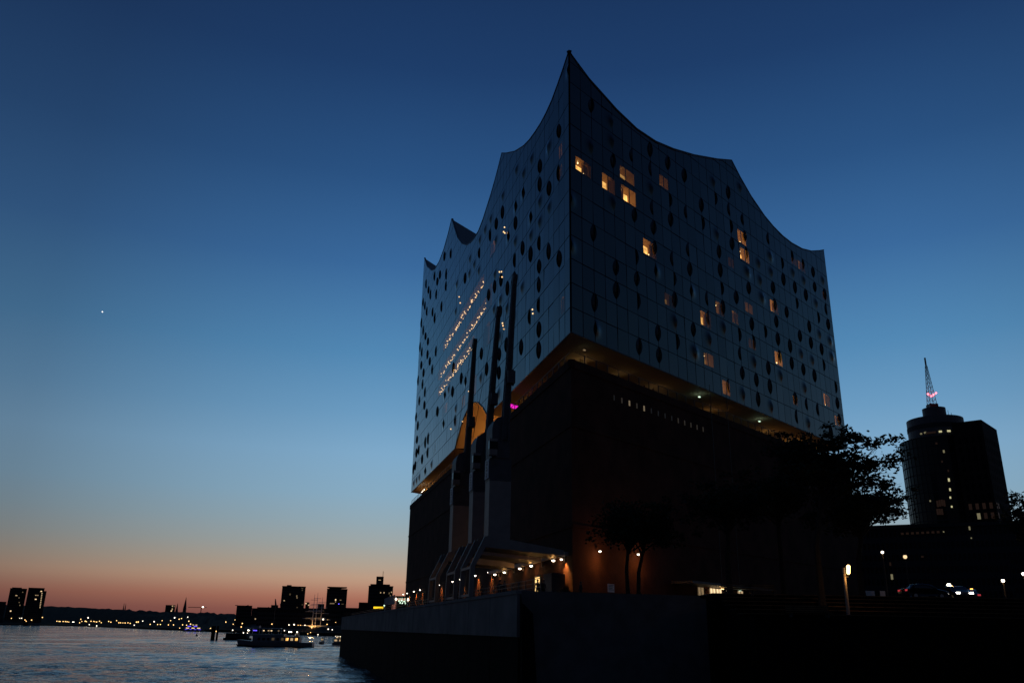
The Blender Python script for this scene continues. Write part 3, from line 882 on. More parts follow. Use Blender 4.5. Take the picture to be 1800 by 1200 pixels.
ne_ = MB(); ne_.beam(a, b_, .1, .62); ne_.beam(a + q3 * 2 + dn * 1.15, b_ + q3 * 2 + dn * 1.15, .34, .05); part('strip_light_shield', ne_, m_steel, hall)  # dark back and hood added to keep the pink glow off the soffit
ne_ = MB(); ne_.beam(a + V((0, 0, -2.2)), a + V((0, 0, .3)), .08); ne_.beam(b_ + V((0, 0, -2.2)), b_ + V((0, 0, .3)), .08); part('strip_post', ne_, m_steel, hall)
# lit doorway at the foot and entrance canopy on the east side
d_ = MB(); b0 = [FP('S', u, o, .0) for u, o in ((12.4, -.02), (14.6, -.02), (14.6, .05), (12.4, .05))]
d_.hexa(b0, [p + V((0, 0, 3.5)) for p in b0]); part('doorway', d_, e_door, hall)
d_ = MB(); b0 = [FP('S', u, .06, 0) for u in (12.3, 14.7)]
for p in b0: d_.beam(p, p + V((0, 0, 3.5)), .14)
d_.beam(b0[0] + V((0, 0, 3.55)), b0[1] + V((0, 0, 3.55)), .16); part('door_frame', d_, m_steel, hall)
light('door_light', hall, FP('S', 13.5, 1.2, 2.2), WARM, 35, .5)
ca = MB(); b0 = [FP('E', u, o, 3.1) for u, o in ((20.5, .03), (43, .03), (43, 3.2), (20.5, 3.2))]
ca.hexa(b0, [p + V((0, 0, .3)) for p in b0]); part('entrance_canopy', ca, m_roof, hall)
for k, (u, c) in enumerate(((27.8, 1), (31.0, 3), (32.7, 3), (35.4, 2), (39.0, 2))):
    d_ = MB(); b0 = [FP('E', u - .75, o, .62) if s_ < 0 else FP('E', u + .75, o, .62) for s_, o in ((-1, .02), (1, .02), (1, .1), (-1, .1))]
    d_.hexa(b0, [p + V((0, 0, 2.35)) for p in b0]); dd = part('glass_door', d_, e_win[c], hall)
    d_ = MB()
    for s_ in (-.8, 0, .8): d_.beam(FP('E', u + s_, .12, .6), FP('E', u + s_, .12, 3.0), .08)
    part('door_frame', d_, m_steel, dd)
plaza_lamp('E', 31, 1.6, e_amber, WARM, 28, 2.85 if False else 2.9)
plaza_lamp('E', 36, 1.6, e_cool, COOL, 10, 2.9)

# wall lamps: downlights on the brick
def wall_lamp(f, u, z, p, label):
    loc = HX + FP(f, u, 0, z)
    ang = math.atan2(FACES[f][1].y, FACES[f][1].x) - math.pi / 2
    t_ = thing('wall_lamp', label, 'wall lamp', loc, ang, 'wall lamps along the foot of the brick base')
    b_ = MB(); b_.beam((0, .14, 0), (0, .55, .05), .07); part('bracket', b_, m_steel, t_)
    b_ = MB(); b_.cyl((0, .6), .17, -.02, .16, 10, .10); part('shade', b_, m_steel, t_)
    b_ = MB(); b_.ball((0, .6, -.05), .15, 8, 5); part('bulb', b_, e_white, t_)
    if f == 'E': light('lamp_light', t_, (0, 1.7, -1.0), (1, .40, .09), p * .3, .3)
    else: light('lamp_light', t_, (0, .66, -.22), (1, .42, .10), p, .08, 110, (0, -.30, -1))
names = {134: 'wall lamp at the far left end of the brick base', 126: 'second wall lamp from the left end of the brick base', 114.8: 'third wall lamp from the left end of the brick base', 105.5: 'fourth wall lamp from the left end of the brick base',
         81.1: 'wall lamp on the brick left of the crane legs', 67: 'wall lamp on the brick behind the far crane legs', 59.8: 'wall lamp between the far and middle crane legs', 47.5: 'wall lamp behind the middle crane leg with a long orange glow', 38.3: 'wall lamp with orange glow just left of the crane runway lamps', 23: 'wall lamp on the brick behind the runway lamps', 9: 'wall lamp over the lit doorway under the cranes', 2.2: 'wall lamp lighting the brick corner orange'}
for u, nm in names.items(): wall_lamp('S', min(u, 133.2), 5.55 if u > 5 else 4.9, 620 if u > 5 else 1300, nm)
wall_lamp('E', 4.4, 5.95, 420, 'wall lamp on the east brick face behind leaves by the corner')
wall_lamp('E', 12.3, 6.2, 420, 'bright wall lamp on the east brick face behind the twin trunk tree')

# ------------------------------------------------------------------ quay cranes and the runway with its lamps
rw = thing('crane_runway', 'steel crane runway along the brick wall hung with five bright lamps', 'crane runway', HX + FP('S', 2, .2, 0), math.atan2(dS.y, dS.x) - math.pi / 2)
# local: x = towards the building, y = along the quay away from the camera
b_ = MB(); b_.box(-.55, -.1, -1.5, 36, 5.15, 5.55); part('runway_beam', b_, m_crane, rw)
b_ = MB()
for k in range(9): b_.box(-.09, .1, k * 4.4, k * 4.4 + .3, 4.6, 5.6)
part('wall_bracket', b_, m_crane_dk, rw)
for u in (4.6, 13.9, 19.3, 27.6, 33.2):
    y = u - 2.0
    b_ = MB(); b_.cbox((-.6, y, 4.98), (.34, .5, .2)); o = part('lamp_housing', b_, m_steel, rw)
    b_ = MB(); b_.ball((-.62, y - .1, 4.85), .21, 8, 5, .6); part('bulb', b_, e_white, o)
    light('lamp_light', o, (-.75, y - .1, 4.6), (1, .46, .12), 40, .15)

def crane(u, jib_top, label, letters):
    base = HX + FP('S', u, 8.8, 0)
    t_ = thing('quay_crane', label, 'crane', base, math.atan2(dS.y, dS.x) - math.pi / 2, 'old half-portal cranes on the south quay')
    Zt = 6.75
    # outer legs: upright below, leaning in towards the portal head
    for y in (-1.6, 3.4):
        b_ = MB(); b_.hexa([(-3.1, y - .16, 0), (-2.65, y - .16, 0), (-2.65, y + .16, 0), (-3.1, y + .16, 0)], [(-3.0, y - .18, 3.6), (-2.5, y - .18, 3.6), (-2.5, y + .18, 3.6), (-3.0, y + .18, 3.6)])
        b_.hexa([(-3.0, y - .18, 3.6), (-2.5, y - .18, 3.6), (-2.5, y + .18, 3.6), (-3.0, y + .18, 3.6)], [(-1.5, y - .2, Zt), (-.7, y - .2, Zt), (-.7, y + .2, Zt), (-1.5, y + .2, Zt)])
        o = part('leg', b_, m_crane, t_)
        b_ = MB(); b_.cyl((-2.87, y), .3, -.0, .35, 12); part('wheel_box', b_, m_steel, o)
    b_ = MB(); b_.beam((-2.85, -1.6, 3.4), (-2.85, 3.4, 3.4), .28); b_.beam((-2.87, -1.6, .55), (-2.87, 3.4, .55), .25); part('sill_beam', b_, m_crane, t_)
    # portal girders tapering from the head down to the runway on the building
    for y in (-1.6, 3.2):
        b_ = MB()
        lo = [(-1.5, y - .15, 5.6), (7.6, y - .15, 5.0), (7.6, y + .15, 5.0), (-1.5, y + .15, 5.6)]
        hi = [(-1.2, y - .15, Zt + .1), (7.6, y - .15, 5.6), (7.6, y + .15, 5.6), (-1.2, y + .15, Zt + .1)]
        b_.hexa(lo, hi); part('portal_girder', b_, m_crane, t_)
    b_ = MB(); b_.hexa([(-1.4, -1.44, 5.7), (7.5, -1.44, 5.06), (7.5, 3.04, 5.06), (-1.4, 3.04, 5.7)], [(-1.4, -1.44, 5.85), (7.5, -1.44, 5.2), (7.5, 3.04, 5.2), (-1.4, 3.04, 5.85)]); part('portal_deck', b_, m_crane_dk, t_)
    # tower
    b_ = MB(); b_.box(-1.0, 1.5, -1.2, .9, Zt - .6, 13.0)
    part('tower', b_, m_crane, t_)
    b_ = MB(); b_.box(-1.03, 1.53, -1.23, .93, 13.004, 13.15); b_.box(-1.0, 1.5, -1.2, .9, 13.154, 15.6); part('upper_tower', b_, m_crane_dk, t_)
    sg = MB(); sg.box(-1.13, -1.04, -1.0, .7, 13.3, 15.5)
    s_ = part('sign_panel', sg, m_white, t_)
    lt = MB(); r2 = random.Random(letters)
    for k in range(6):           # column of worn letters, too small to read in the photograph
        z = 13.5 + k * .33
        lt.box(-1.16, -1.135, -.55, .25, z, z + .05)
        lt.box(-1.16, -1.135, r2.choice([-.55, -.2, .1]), .25, z + .12, z + .2)
    part('lettering', lt, m_steel, s_)
    # machine house with rounded roof
    prof_ = [(-.85, 15.61), (1.25, 15.61)] + [(.2 + 1.05 * math.cos(a), 18.9 + 1.5 * math.sin(a)) for a in [math.pi * k / 10 for k in range(11)]]
    b_ = MB(); b_.hexa([(x, -1.3, z) for x, z in prof_], [(x, 1.7, z) for x, z in prof_]); part('machine_house', b_, m_crane_dk, t_)
    b_ = MB(); b_.box(-1.3, -.4, -2.1, -1.31, 15.7, 17.6); cb_ = part('cabin', b_, m_crane, t_)
    b_ = MB(); b_.box(-1.34, -.36, -2.13, -1.6, 16.4, 17.3); part('window', b_, m_farglass, cb_)
    # jib raised almost upright: boxy foot, lattice-stiffened mast, sheave head
    jt = V(jib_top) - base
    ca_, sa_ = math.cos(-t_.rotation_euler.z), math.sin(-t_.rotation_euler.z)
    jt = V((jt.x * ca_ - jt.y * sa_, jt.x * sa_ + jt.y * ca_, jt.z))
    j0 = V((.6, -1.2, 17.5))
    jd = (jt - j0).normalized(); jl = (jt - j0).length
    b_ = MB()
    ax = V((1, 0, 0)); ay = jd.cross(ax).normalized(); ax = ay.cross(jd).normalized()
    def jp(s, a, c): return j0 + jd * s + ax * a + ay * c
    w0, w1 = .38, .2
    for a in (-1, 1):
        for c in (-1, 1): b_.beam(jp(0, a * w0, c * w0), jp(jl - .5, a * w1, c * w1), .13)
    ns = 20
    for k in range(ns):
        s0, s1 = jl * k / ns, min(jl - .5, jl * (k + 1) / ns)
        wa, wb = w0 + (w1 - w0) * k / ns, w0 + (w1 - w0) * (k + 1) / ns
        for c in (-1, 1):
            b_.beam(jp(s0, -wa, c * wa), jp(s1, wb, c * wb), .08); b_.beam(jp(s0, c * wa, -wa), jp(s1, c * wb, wb), .08)
    b_.hexa([jp(.2, a * .26, c * .26) for a, c in ((-1, -1), (1, -1), (1, 1), (-1, 1))], [jp(jl - .8, a * .12, c * .12) for a, c in ((-1, -1), (1, -1), (1, 1), (-1, 1))])
    jb = part('jib', b_, m_crane_dk, t_)
    b_ = MB()
    for a in (-.22, .22): b_.tube([jp(jl - .6, a - .06, 0), jp(jl - .6, a + .06, 0)], .55, 12)
    b_.hexa([jp(jl - 1.4, a * .3, c * .3) for a, c in ((-1, -1), (1, -1), (1, 1), (-1, 1))], [jp(jl, a * .3, c * .3) for a, c in ((-1, -1), (1, -1), (1, 1), (-1, 1))])
    part('sheave_head', b_, m_crane_dk, jb)
    b_ = MB(); b_.cbox(jp(jl * .36, .2, -.5), (.9, .8, 1.5)); part('luffing_block', b_, m_crane_dk, jb)
    b_ = MB(); b_.tube([jp(jl - .7, .3, .3), V((1.0, 1.9, 20.3))], .03, 4); b_.tube([jp(jl - .7, -.3, .3), V((-.6, 1.9, 20.3))], .03, 4); part('cable', b_, m_steel, t_)
    return t_
crane(1.2, at(905, 483, 95.2), 'nearest quay crane, standing at the building corner with the tallest looking jib', 1)
crane(9.8, at(877, 540, 103.2), 'middle one of the three quay cranes before the glass wall', 2)
crane(22.4, at(835, 596, 115.2), 'farthest quay crane, leftmost of the three before the glass wall', 3)

# railing on the promenade edge
rail = thing('promenade_railing', 'thin dark railing along the top of the river wall', 'railing', A0 + V((0, 0, GZ + .05)), math.atan2(dW.y, dW.x) - math.pi / 2)
pm = MB().box(-.04, .04, -.04, .04, 0, 1.1).mesh('post', m_steel)
n = 86
for k in range(n):
    o = bpy.data.objects.new('post', pm); COL.objects.link(o); o.parent = rail; o.location = (1.9, 1 + k * 2.3, -.05)
for z in (.4, .74, 1.08):
    b_ = MB(); b_.box(1.87, 1.93, .9, 1 + (n - 1) * 2.3, z - .08, z - .03); part('rail', b_, m_steel, rail)
b_ = thing('storage_container', 'dark corrugated storage container beside the lit doorway', 'container', HX + FP('S', 3.4, 1.1, 0), math.atan2(dS.y, dS.x) - math.pi / 2)
q = MB(); q.box(-.8, .8, -1.6, 1.6, .05, 3.3); part('body', q, m_crane_dk, b_)
q = MB()
for k in range(12): q.box(-.76 + k * .13, -.70 + k * .13, -1.66, -1.601, .2, 3.2)
part('rib', q, m_crane_dk, b_)
# pale notice board on the brick
q = thing('notice_board', 'small pale notice board on posts before the east brick wall', 'notice board', HX + FP('E', 5.0, 1.6, .6), math.atan2(dE.y, dE.x))
b_ = MB(); b_.box(-.62, .62, -.04, .04, .75, 1.65); part('panel', b_, m_white, q)
b_ = MB(); b_.box(-.5, -.42, -.03, .03, -.01, .74); part('post', b_, m_steel, q)
b_ = MB(); b_.box(.42, .5, -.03, .03, -.01, .74); part('post', b_, m_steel, q)
b_ = MB()
for k in range(4): b_.box(-.5, .5 - .12 * (k % 3), -.055, -.042, 1.5 - k * .17, 1.56 - k * .17)
part('lettering', b_, m_steel, q)

# ------------------------------------------------------------------ trees
def tree(name, label, base, height, crad, crown_c, nleaf, seed, trunks=1, lean=0, group='trees on the east plaza'):
    r = random.Random(seed)
    t_ = thing(name, label, 'tree', base, 0, group)
    tk, cr = MB(), MB()
    cc = V(crown_c)
    tips = []
    for k in range(trunks):
        off = V(((k - (trunks - 1) / 2) * 1.0, 0, 0))
        top = V((cc.x * .7 + off.x * 1.8, cc.y * .7, cc.z - crad * .1))
        mid = off * 1.2 + V((lean, 0, top.z * .45))
        rb = .30 if trunks == 1 else .22
        tk.tube([off + V((0, 0, -.3)), off + V((0, 0, .5)), mid, top, cc + V((0, 0, crad * .5))], [rb * 1.25, rb, rb * .8, rb * .5, .04], 8)
        for q_ in range(22):
            s_ = r.uniform(.45, 1)
            st_ = mid.lerp(top, s_) if s_ < 1 else top
            a = r.uniform(0, 6.28); el = r.uniform(-.25, .9)
            ln = crad * r.uniform(.6, 1.1)
            en = cc + V((math.cos(a) * math.cos(el), math.sin(a) * math.cos(el), math.sin(el) * .8)) * ln
            md = st_.lerp(en, .5) + V((0, 0, r.uniform(.2, .9)))
            tk.tube([st_, md, en], [rb * .38, rb * .2, .02], 5)
            for _ in range(3):
                w0 = md.lerp(en, r.uniform(0, .9)); tk.tube([w0, w0 + V((r.gauss(0, .7), r.gauss(0, .7), r.gauss(.1, .45)))], [.03, .008], 3)
            tips += [en, md.lerp(en, .5), md]
    part('trunk', tk, m_bark, t_)
    # leaf sprays gathered round the branch tips, leaving gaps
    clumps = []
    for e in tips:
        for _ in range(3): clumps.append((e + V((r.gauss(0, .8), r.gauss(0, .8), r.gauss(0, .55))), r.uniform(.35, .8)))
    for _ in range(nleaf):
        c_, s_ = r.choice(clumps)
        p = c_ + V((r.gauss(0, s_ * .62), r.gauss(0, s_ * .62), r.gauss(0, s_ * .36)))
        a = V((r.gauss(0, 1), r.gauss(0, 1), r.gauss(0, .5))).normalized()
        b2 = a.cross(V((r.gauss(0, 1), r.gauss(0, 1), r.gauss(0, 1)))).normalized()
        L_ = r.uniform(.13, .25); w_ = L_ * .5
        cr.poly([p - a * L_, p + b2 * w_, p + a * L_, p - b2 * w_])
    part('crown', cr, m_leaf, t_)
    return t_
tree('plane_tree', 'tall dark tree whose leafy crown stands against the sky right of the glass hall', (25.4, 70.0, 10.3), 14, 4.9, (2.3, 1.5, 11.2), 8800, 11)
tree('plane_tree', 'lower dark tree filling the gap between the hall and the round tower', (31.8, 77.5, PZ), 11, 4.8, (1.8, 1, 7.6), 8200, 12)
tree('plane_tree', 'twin trunk tree with lamp lit leaves before the corner of the brick base', (12.2, 84, PZ - .6), 10, 3.7, (1.0, .5, 6.9), 7500, 13, 2)
tree('plane_tree', 'dark tree before the middle of the east brick wall', (20.3, 79, PZ), 12, 4.2, (.6, 0, 7.8), 4200, 14)
tree('plane_tree', 'dark tree at the right edge of the picture', (49.6, 77.4, PZ), 12, 3.6, (.2, 0, 7.0), 6500, 16)
tree('plane_tree', 'dark tree before the right end of the east brick wall', (27.5, 86, PZ), 13, 4.6, (0, 0, 10.0), 4600, 17)

# ------------------------------------------------------------------ street lamps
def street_lamp(px, py, Y, base_z, label, bulb, power, kind='globe', grp='street lamps on the east plaza', r=.2):
    h = at(px, py, Y)
    H = h.z - base_z
    t_ = thing('street_lamp', label, 'street lamp', (h.x, h.y, base_z), 0, grp)
    if kind == 'tube':
        b_ = MB(); b_.tube([(-.32, 0, -.02), (-.32, 0, H + .1)], [.13, .11], 10); part('pole', b_, m_steel_lamp, t_)
        b_ = MB(); b_.beam((-.3, 0, H - .55), (.0, 0, H - .55), .05); b_.beam((-.3, 0, H + .02), (.0, 0, H + .02), .05); part('arm', b_, m_steel, t_)
        b_ = MB(); b_.tube([(.0, 0, H - .36), (.02, 0, H - .28), (.08, 0, H + .24), (.10, 0, H + .32)], [.07, .13, .14, .07], 12); part('lantern', b_, bulb, t_)
        light('lamp_light', t_, (.02, -.42, H - .75), (1, .46, .12), power, .2)
    else:
        b_ = MB(); b_.tube([(0, 0, -.02), (0, 0, H - r * .8)], [.09, .06], 8); part('pole', b_, m_steel, t_)
        b_ = MB(); b_.ball((0, 0, H), r, 8, 6); part('globe', b_, bulb, t_)
        b_ = MB(); b_.cyl((0, 0), r * 1.05, H + r * .75, H + r * 1.0, 10, r * .3); part('cap', b_, m_steel, t_)
        if power: light('lamp_light', t_, (0, -r - .15, H), WARM, power, .2)
m_steel_lamp = mat('lamp_post_paint', (.22, .20, .17), .6, .3, var=.1)
street_lamp(1490, 1000, 66, 9.6, 'bright amber tube lantern on a thick post at the wooden steps', e_amber, 45, 'tube')
street_lamp(1551, 970, 100, PZ, 'slim globe lamp behind the tube lantern, before the round tower', e_white, 25, r=.16)
street_lamp(1668, 1028, 84, PZ, 'globe lamp just above the car headlight', e_white, 90, r=.2)
street_lamp(1763, 1020, 92, PZ, 'globe lamp near the right edge under the dark slab building', e_white, 30, r=.17)
street_lamp(1799, 1008, 90, PZ, 'globe lamp cut by the right edge of the picture', e_white, 30, r=.17)
street_lamp(1591, 978, 120, PZ, 'faint globe lamp before the low dark building', e_win[3], 0, r=.28)
street_lamp(1437, 975, 100, PZ, 'faint globe lamp before the end of the brick base', e_win[1], 0, r=.3)
street_lamp(1367, 907, 92, PZ, 'tall lamp glinting high up through the dark tree', e_bulb, 10, r=.2)
street_lamp(1708, 1036, 97, PZ, 'orange lamp beside the red tail light', emit('orange_lamp', (1, .32, .05), 9), 25, r=.17)

# ------------------------------------------------------------------ cars
def car(label, loc, rz, lights=True):
    t_ = thing('parked_car', label, 'car', loc, rz, 'cars on the east plaza'); t_.scale = (.93, .93, .93)
    prof_ = [(-2.15, .35), (-2.2, .75), (-2.05, 1.0), (-1.75, 1.05), (-1.25, 1.42), (-.4, 1.52), (.5, 1.42), (1.15, 1.0), (2.0, .85), (2.2, .6), (2.15, .35)]
    b_ = MB()
    def ring(w, s): return [(x, w, z) for x, z in prof_]
    nP = len(prof_)
    st_ = [(-.86, .93), (-.8, 1.0), (.8, 1.0), (.86, .93)]
    for w, s in st_:
        b_.v += [(x * s, w * (1 if z < 1.04 else .82), .35 + (z - .35) * s) for x, z in prof_]
    for i in range(3):
        for k in range(nP):
            j = (k + 1) % nP
            b_.f.append((i * nP + k, i * nP + j, (i + 1) * nP + j, (i + 1) * nP + k)); b_.m.append(0)
    b_.f += [tuple(range(nP)), tuple(range(3 * nP, 4 * nP))[::-1]]; b_.m += [0, 0]
    part('body', b_, m_car, t_, True)
    for s in (-1, 1):
        b_ = MB(); y = s * .735
        b_.hexa([(-1.45, s * .80, 1.06), (.98, s * .80, 1.04), (.45, s * .70, 1.36), (-1.1, s * .70, 1.36)], [(-1.45, s * .82, 1.06), (.98, s * .82, 1.04), (.45, s * .72, 1.36), (-1.1, s * .72, 1.36)]); part('side_window', b_, m_glass_dk, t_)
        for x in (-1.35, 1.35):
            b_ = MB(); b_.tube([(x, s * .7, .33), (x, s * .9, .33)], .33, 16); w_ = part('wheel', b_, m_tyre, t_)
            b_ = MB(); b_.tube([(x, s * .88, .33), (x, s * .915, .33)], .2, 12); part('rim', b_, m_rimw, w_)
        b_ = MB(); b_.cbox((2.14, s * .62, .72), (.12, .36, .14)); part('headlight', b_, e_head if lights else m_white, t_)
        b_ = MB(); b_.cbox((-2.14, s * .66, .85), (.1, .3, .16)); part('tail_light', b_, e_tail, t_)
    b_ = MB(); b_.hexa([(1.08, -.72, 1.06), (1.08, .72, 1.06), (.56, .62, 1.41), (.56, -.62, 1.41)], [(1.1, -.72, 1.07), (1.1, .72, 1.07), (.58, .62, 1.42), (.58, -.62, 1.42)]); part('windscreen', b_, m_glass_dk, t_)
    return t_
p = at(1624, 1048, 80); car('dark estate car seen from the side, glinting under the plaza lamp', (p.x, 80, PZ), .1, False)
p = at(1682, 1048, 82); car('car facing the water with glaring white headlights', (p.x, 82, PZ), -math.pi / 2 - .12)
p = at(1700, 1046, 88); car('car with a small red tail light right of the headlights', (p.x, 88, PZ), math.pi / 2 - .25, False)
p = at(1597, 1046, 104); car('car standing away with a faint red tail light left of the dark car', (p.x, 104, PZ), 1.2, False)
def board(px, Y, w, h, label):
    p = at(px, 1048, Y); t_ = thing('banner_board', label, 'banner', (p.x, Y, PZ), 0, 'white banners on the plaza')
    b_ = MB(); b_.box(-w / 2, w / 2, -.03, .03, .25, .25 + h); part('panel', b_, m_white, t_)
    for s in (-1, 1):
        b_ = MB(); b_.box(s * w / 2 - .03 + s * .035, s * w / 2 + .03 + s * .035, -.03, .03, -.01, .35 + h); part('post', b_, m_steel, t_)
board(1529, 84, 1.0, .66, 'wide white banner left of the parked dark car')
board(1552, 85, .5, .72, 'narrow white banner right of the wide one')
# benches on the terrace
def bench(px, py, Y, z, w, label):
    p = at(px, py, Y); t_ = thing('park_bench', label, 'bench', (p.x, Y, z), 0, 'benches by the steps')
    for k in range(4):
        b_ = MB(); b_.box(-w / 2, w / 2, k * .16, k * .16 + .13, .42, .47); part('slat', b_, m_wood, t_)
    for k in range(3):
        b_ = MB(); b_.box(-w / 2, w / 2, .62, .66, .55 + k * .15, .66 + k * .15); part('slat', b_, m_wood, t_)
    for s in (-1, 1):
        b_ = MB(); b_.box(s * w * .42 - .04, s * w * .42 + .04, 0, .67, -.01, .419); part('leg', b_, m_steel, t_)
bench(1425, 1082, 64.0, 9.2, 3.2, 'long wooden bench at the foot of the steps, left of the lamp post')
bench(1300, 1064, 74.0, 11.19, 2.6, 'wooden bench lit orange on the upper steps under the tree')
bench(1345, 1064, 74.0, 11.19, 2.2, 'second wooden bench right of the orange lit one')

# ------------------------------------------------------------------ people
m_person = mat('clothed_figure', (.03, .03, .035), .85, .1)
t = m_person.node_tree
c = N(t, 'ShaderNodeTexCoord'); sp = N(t, 'ShaderNodeSeparateXYZ'); t.links.new(c.outputs['Object'], sp.inputs[0])
r_ = ramp(t, [(0, (.02, .02, .03, 1)), (.5, (.045, .04, .045, 1)), (.83, (.28, .17, .12, 1))], 'CONSTANT')
t.links.new(math_(t, 'DIVIDE', sp.outputs[2], 1.78), r_.inputs[0]); t.links.new(r_.outputs[0], t.nodes['Principled BSDF'].inputs['Base Color'])
def person(label, loc, rz, seed, grp='people on the quay', s=1.0):
    r = random.Random(seed)
    st_ = r.uniform(.06, .14)
    J = {'pel': (0, 0, .95, .15, .11), 'wai': (0, 0, 1.12, .14, .10), 'che': (0, .01, 1.32, .17, .11), 'nec': (0, .01, 1.48, .06, .06), 'hd0': (0, .02, 1.58, .085, .095), 'hd1': (0, .015, 1.72, .075, .085)}
    E_ = [('pel', 'wai'), ('wai', 'che'), ('che', 'nec'), ('nec', 'hd0'), ('hd0', 'hd1')]
    for sd, q_ in ((-1, 'l'), (1, 'r')):
        el = r.uniform(-.02, .25)
        J.update({'hip' + q_: (sd * .10, 0, .88, .095, .095), 'kne' + q_: (sd * .11, sd * st_ + .02, .48, .065, .065), 'ank' + q_: (sd * .12, sd * st_ - .02, .08, .045, .045), 'toe' + q_: (sd * .13, sd * st_ + .15, .03, .04, .03),
                  'sho' + q_: (sd * .19, 0, 1.42, .065, .065), 'elb' + q_: (sd * .26, -.03, 1.13, .048, .048), 'wri' + q_: (sd * .25, el, .90 + el * .6, .035, .035), 'han' + q_: (sd * .25, el + .05, .80 + el * .8, .04, .025)})
        E_ += [('pel', 'hip' + q_), ('hip' + q_, 'kne' + q_), ('kne' + q_, 'ank' + q_), ('ank' + q_, 'toe' + q_), ('che', 'sho' + q_), ('sho' + q_, 'elb' + q_), ('elb' + q_, 'wri' + q_), ('wri' + q_, 'han' + q_)]
    ks = list(J)
    me = bpy.data.meshes.new('person')
    me.from_pydata([J[k][:3] for k in ks], [(ks.index(a), ks.index(b)) for a, b in E_], [])
    me.materials.append(m_person)
    o = link('person', me, None, loc)
    o.rotation_euler = (0, 0, rz); o.scale = (s, s, s)
    tag(o, label, 'person', grp)
    mod = o.modifiers.new('Skin', 'SKIN')
    for i, k in enumerate(ks):
        sv = me.skin_vertices[0].data[i]; sv.radius = J[k][3:5]; sv.use_root = (k == 'pel')
    o.modifiers.new('Sub', 'SUBSURF').levels = 1
    h_ = MB(); h_.ball((0, -.01, 1.73), .115, 10, 7, .85); part('hair', h_, m_steel, o)
P_ = [(878, 88, 'person in dark clothes standing under the runway lamps, left one of a pair', .4), (886.5, 89, 'person in dark clothes standing under the runway lamps, right one of a pair', -2.4),
      (945, 86, 'person in silhouette in front of the lit doorway', .2), (955, 86.5, 'person in silhouette beside the doorway, nearer the container', 2.6), (1021, 88, 'dark figure standing at the brick corner', 1.0), (847, 101, 'dark figure at the railing below the middle crane', 2.0)]
for k, (px, Y, lb, rz) in enumerate(P_):
    p = at(px, 1040, Y); person(lb, (p.x, Y, GZ if px < 1000 else GZ), rz, 30 + k, s=1.04)
for k, (u, lb) in enumerate(((56, 'person at the plaza balustrade right of the greenish lamp'), (52.6, 'person at the plaza balustrade just left of the last greenish lamp'), (51.8, 'person standing close to another at the plaza balustrade'), (17.5, 'person at the dim left part of the plaza balustrade'), (19.6, 'person leaning near the left part of the plaza balustrade'))):
    person(lb, HX + FP('E', u, -1.0, ZT + .02), 2.3, 60 + k, 'people on the plaza', 1.0)
    q = MB(); 
# planters with shrubs
def shrub(label, loc, seed):
    r = random.Random(seed); t_ = thing('potted_shrub', label, 'shrub', loc, 0, 'potted shrubs on the promenade')
    b_ = MB(); b_.cyl((0, 0), .35, 0, .6, 12, .45); part('pot', b_, m_crane_dk, t_)
    b_ = MB()
    for _ in range(260):
        a = r.uniform(0, 6.28); e = r.uniform(.1, 1.4); L_ = r.uniform(.3, 1.0)
        d0 = V((math.cos(a) * math.cos(e), math.sin(a) * math.cos(e), math.sin(e))); s_ = d0.cross(V((0, 0, 1))).normalized() * .035
        b0 = V((0, 0, .55)) + d0 * L_ * r.uniform(.2, .8)
        b_.poly([b0 - s_, b0 + s_, b0 + d0 * L_ * .6])
    part('foliage', b_, m_leaf, t_)
p = at(951, 1036, 84); shrub('spiky potted shrub before the lit doorway', (p.x, 84, GZ), 1)
p = at(994, 1038, 90); shrub('spiky potted shrub at the foot of the lit brick corner', (p.x, 90, GZ), 2)

# ------------------------------------------------------------------ round tower with slab and mast
cx_, cy_ = 174.3, 332.0
tw = thing('round_tower', 'dark office tower, round glass drum with slab block and red lit mast', 'building', (cx_, cy_, PZ - .3))
g0 = PZ - .3
Z = lambda z: z - g0
b_ = MB(); b_.cyl((0, 0), 14.2, 0, Z(83.3), 48); part('glass_drum', b_, m_tower_glass, tw)
for k in range(20):
    b_ = MB(); z = Z(83.3) - k * 3.6
    b_.cyl((0, 0), 14.32, z - .35, z, 48); part('floor_band', b_, m_far, tw)
b_ = MB()
for k in range(48):
    a = 2 * math.pi * k / 48; b_.box(14.3 * math.cos(a) - .06, 14.3 * math.cos(a) + .06, 14.3 * math.sin(a) - .06, 14.3 * math.sin(a) + .06, 6, Z(83.2))
part('mullions', b_, m_far, tw, kind='stuff')
b_ = MB(); b_.cyl((0, 0), 10.6, Z(83.31), Z(92.4), 40); part('upper_drum', b_, m_crane_dk, tw)
b_ = MB(); b_.cyl((0, 0), 10.75, Z(87.6), Z(89.4), 40); part('drum_band', b_, m_far, tw)
b_ = MB(); b_.cyl((.4, 0), 4.4, Z(92.41), Z(97.4), 28); part('top_drum', b_, m_crane_dk, tw)
b_ = MB(); b_.box(-1.7, 1.7, -1.7, 1.7, Z(97.41), Z(99.3)); part('mast_base', b_, m_steel, tw)
b_ = MB()
zb, zt = Z(99.3), Z(116.0)
for sx in (-1, 1):
    for sy in (-1, 1): b_.beam((sx * 1.35, sy * 1.35, zb), (sx * .28, sy * .28, zt), .16)
for k in range(9):
    f0, f1 = k / 9, (k + 1) / 9
    wa, wb = 1.35 - 1.07 * f0, 1.35 - 1.07 * f1
    z0, z1 = zb + (zt - zb) * f0, zb + (zt - zb) * f1
    for a, c, e, g in ((-1, -1, 1, -1), (1, -1, 1, 1), (1, 1, -1, 1), (-1, 1, -1, -1)):
        b_.beam((a * wa, c * wa, z0), (e * wb, g * wb, z1), .09); b_.beam((a * wa, c * wa, z0), (e * wa, g * wa, z0), .09)
b_.beam((0, 0, zt), (0, 0, Z(119.6)), .5)
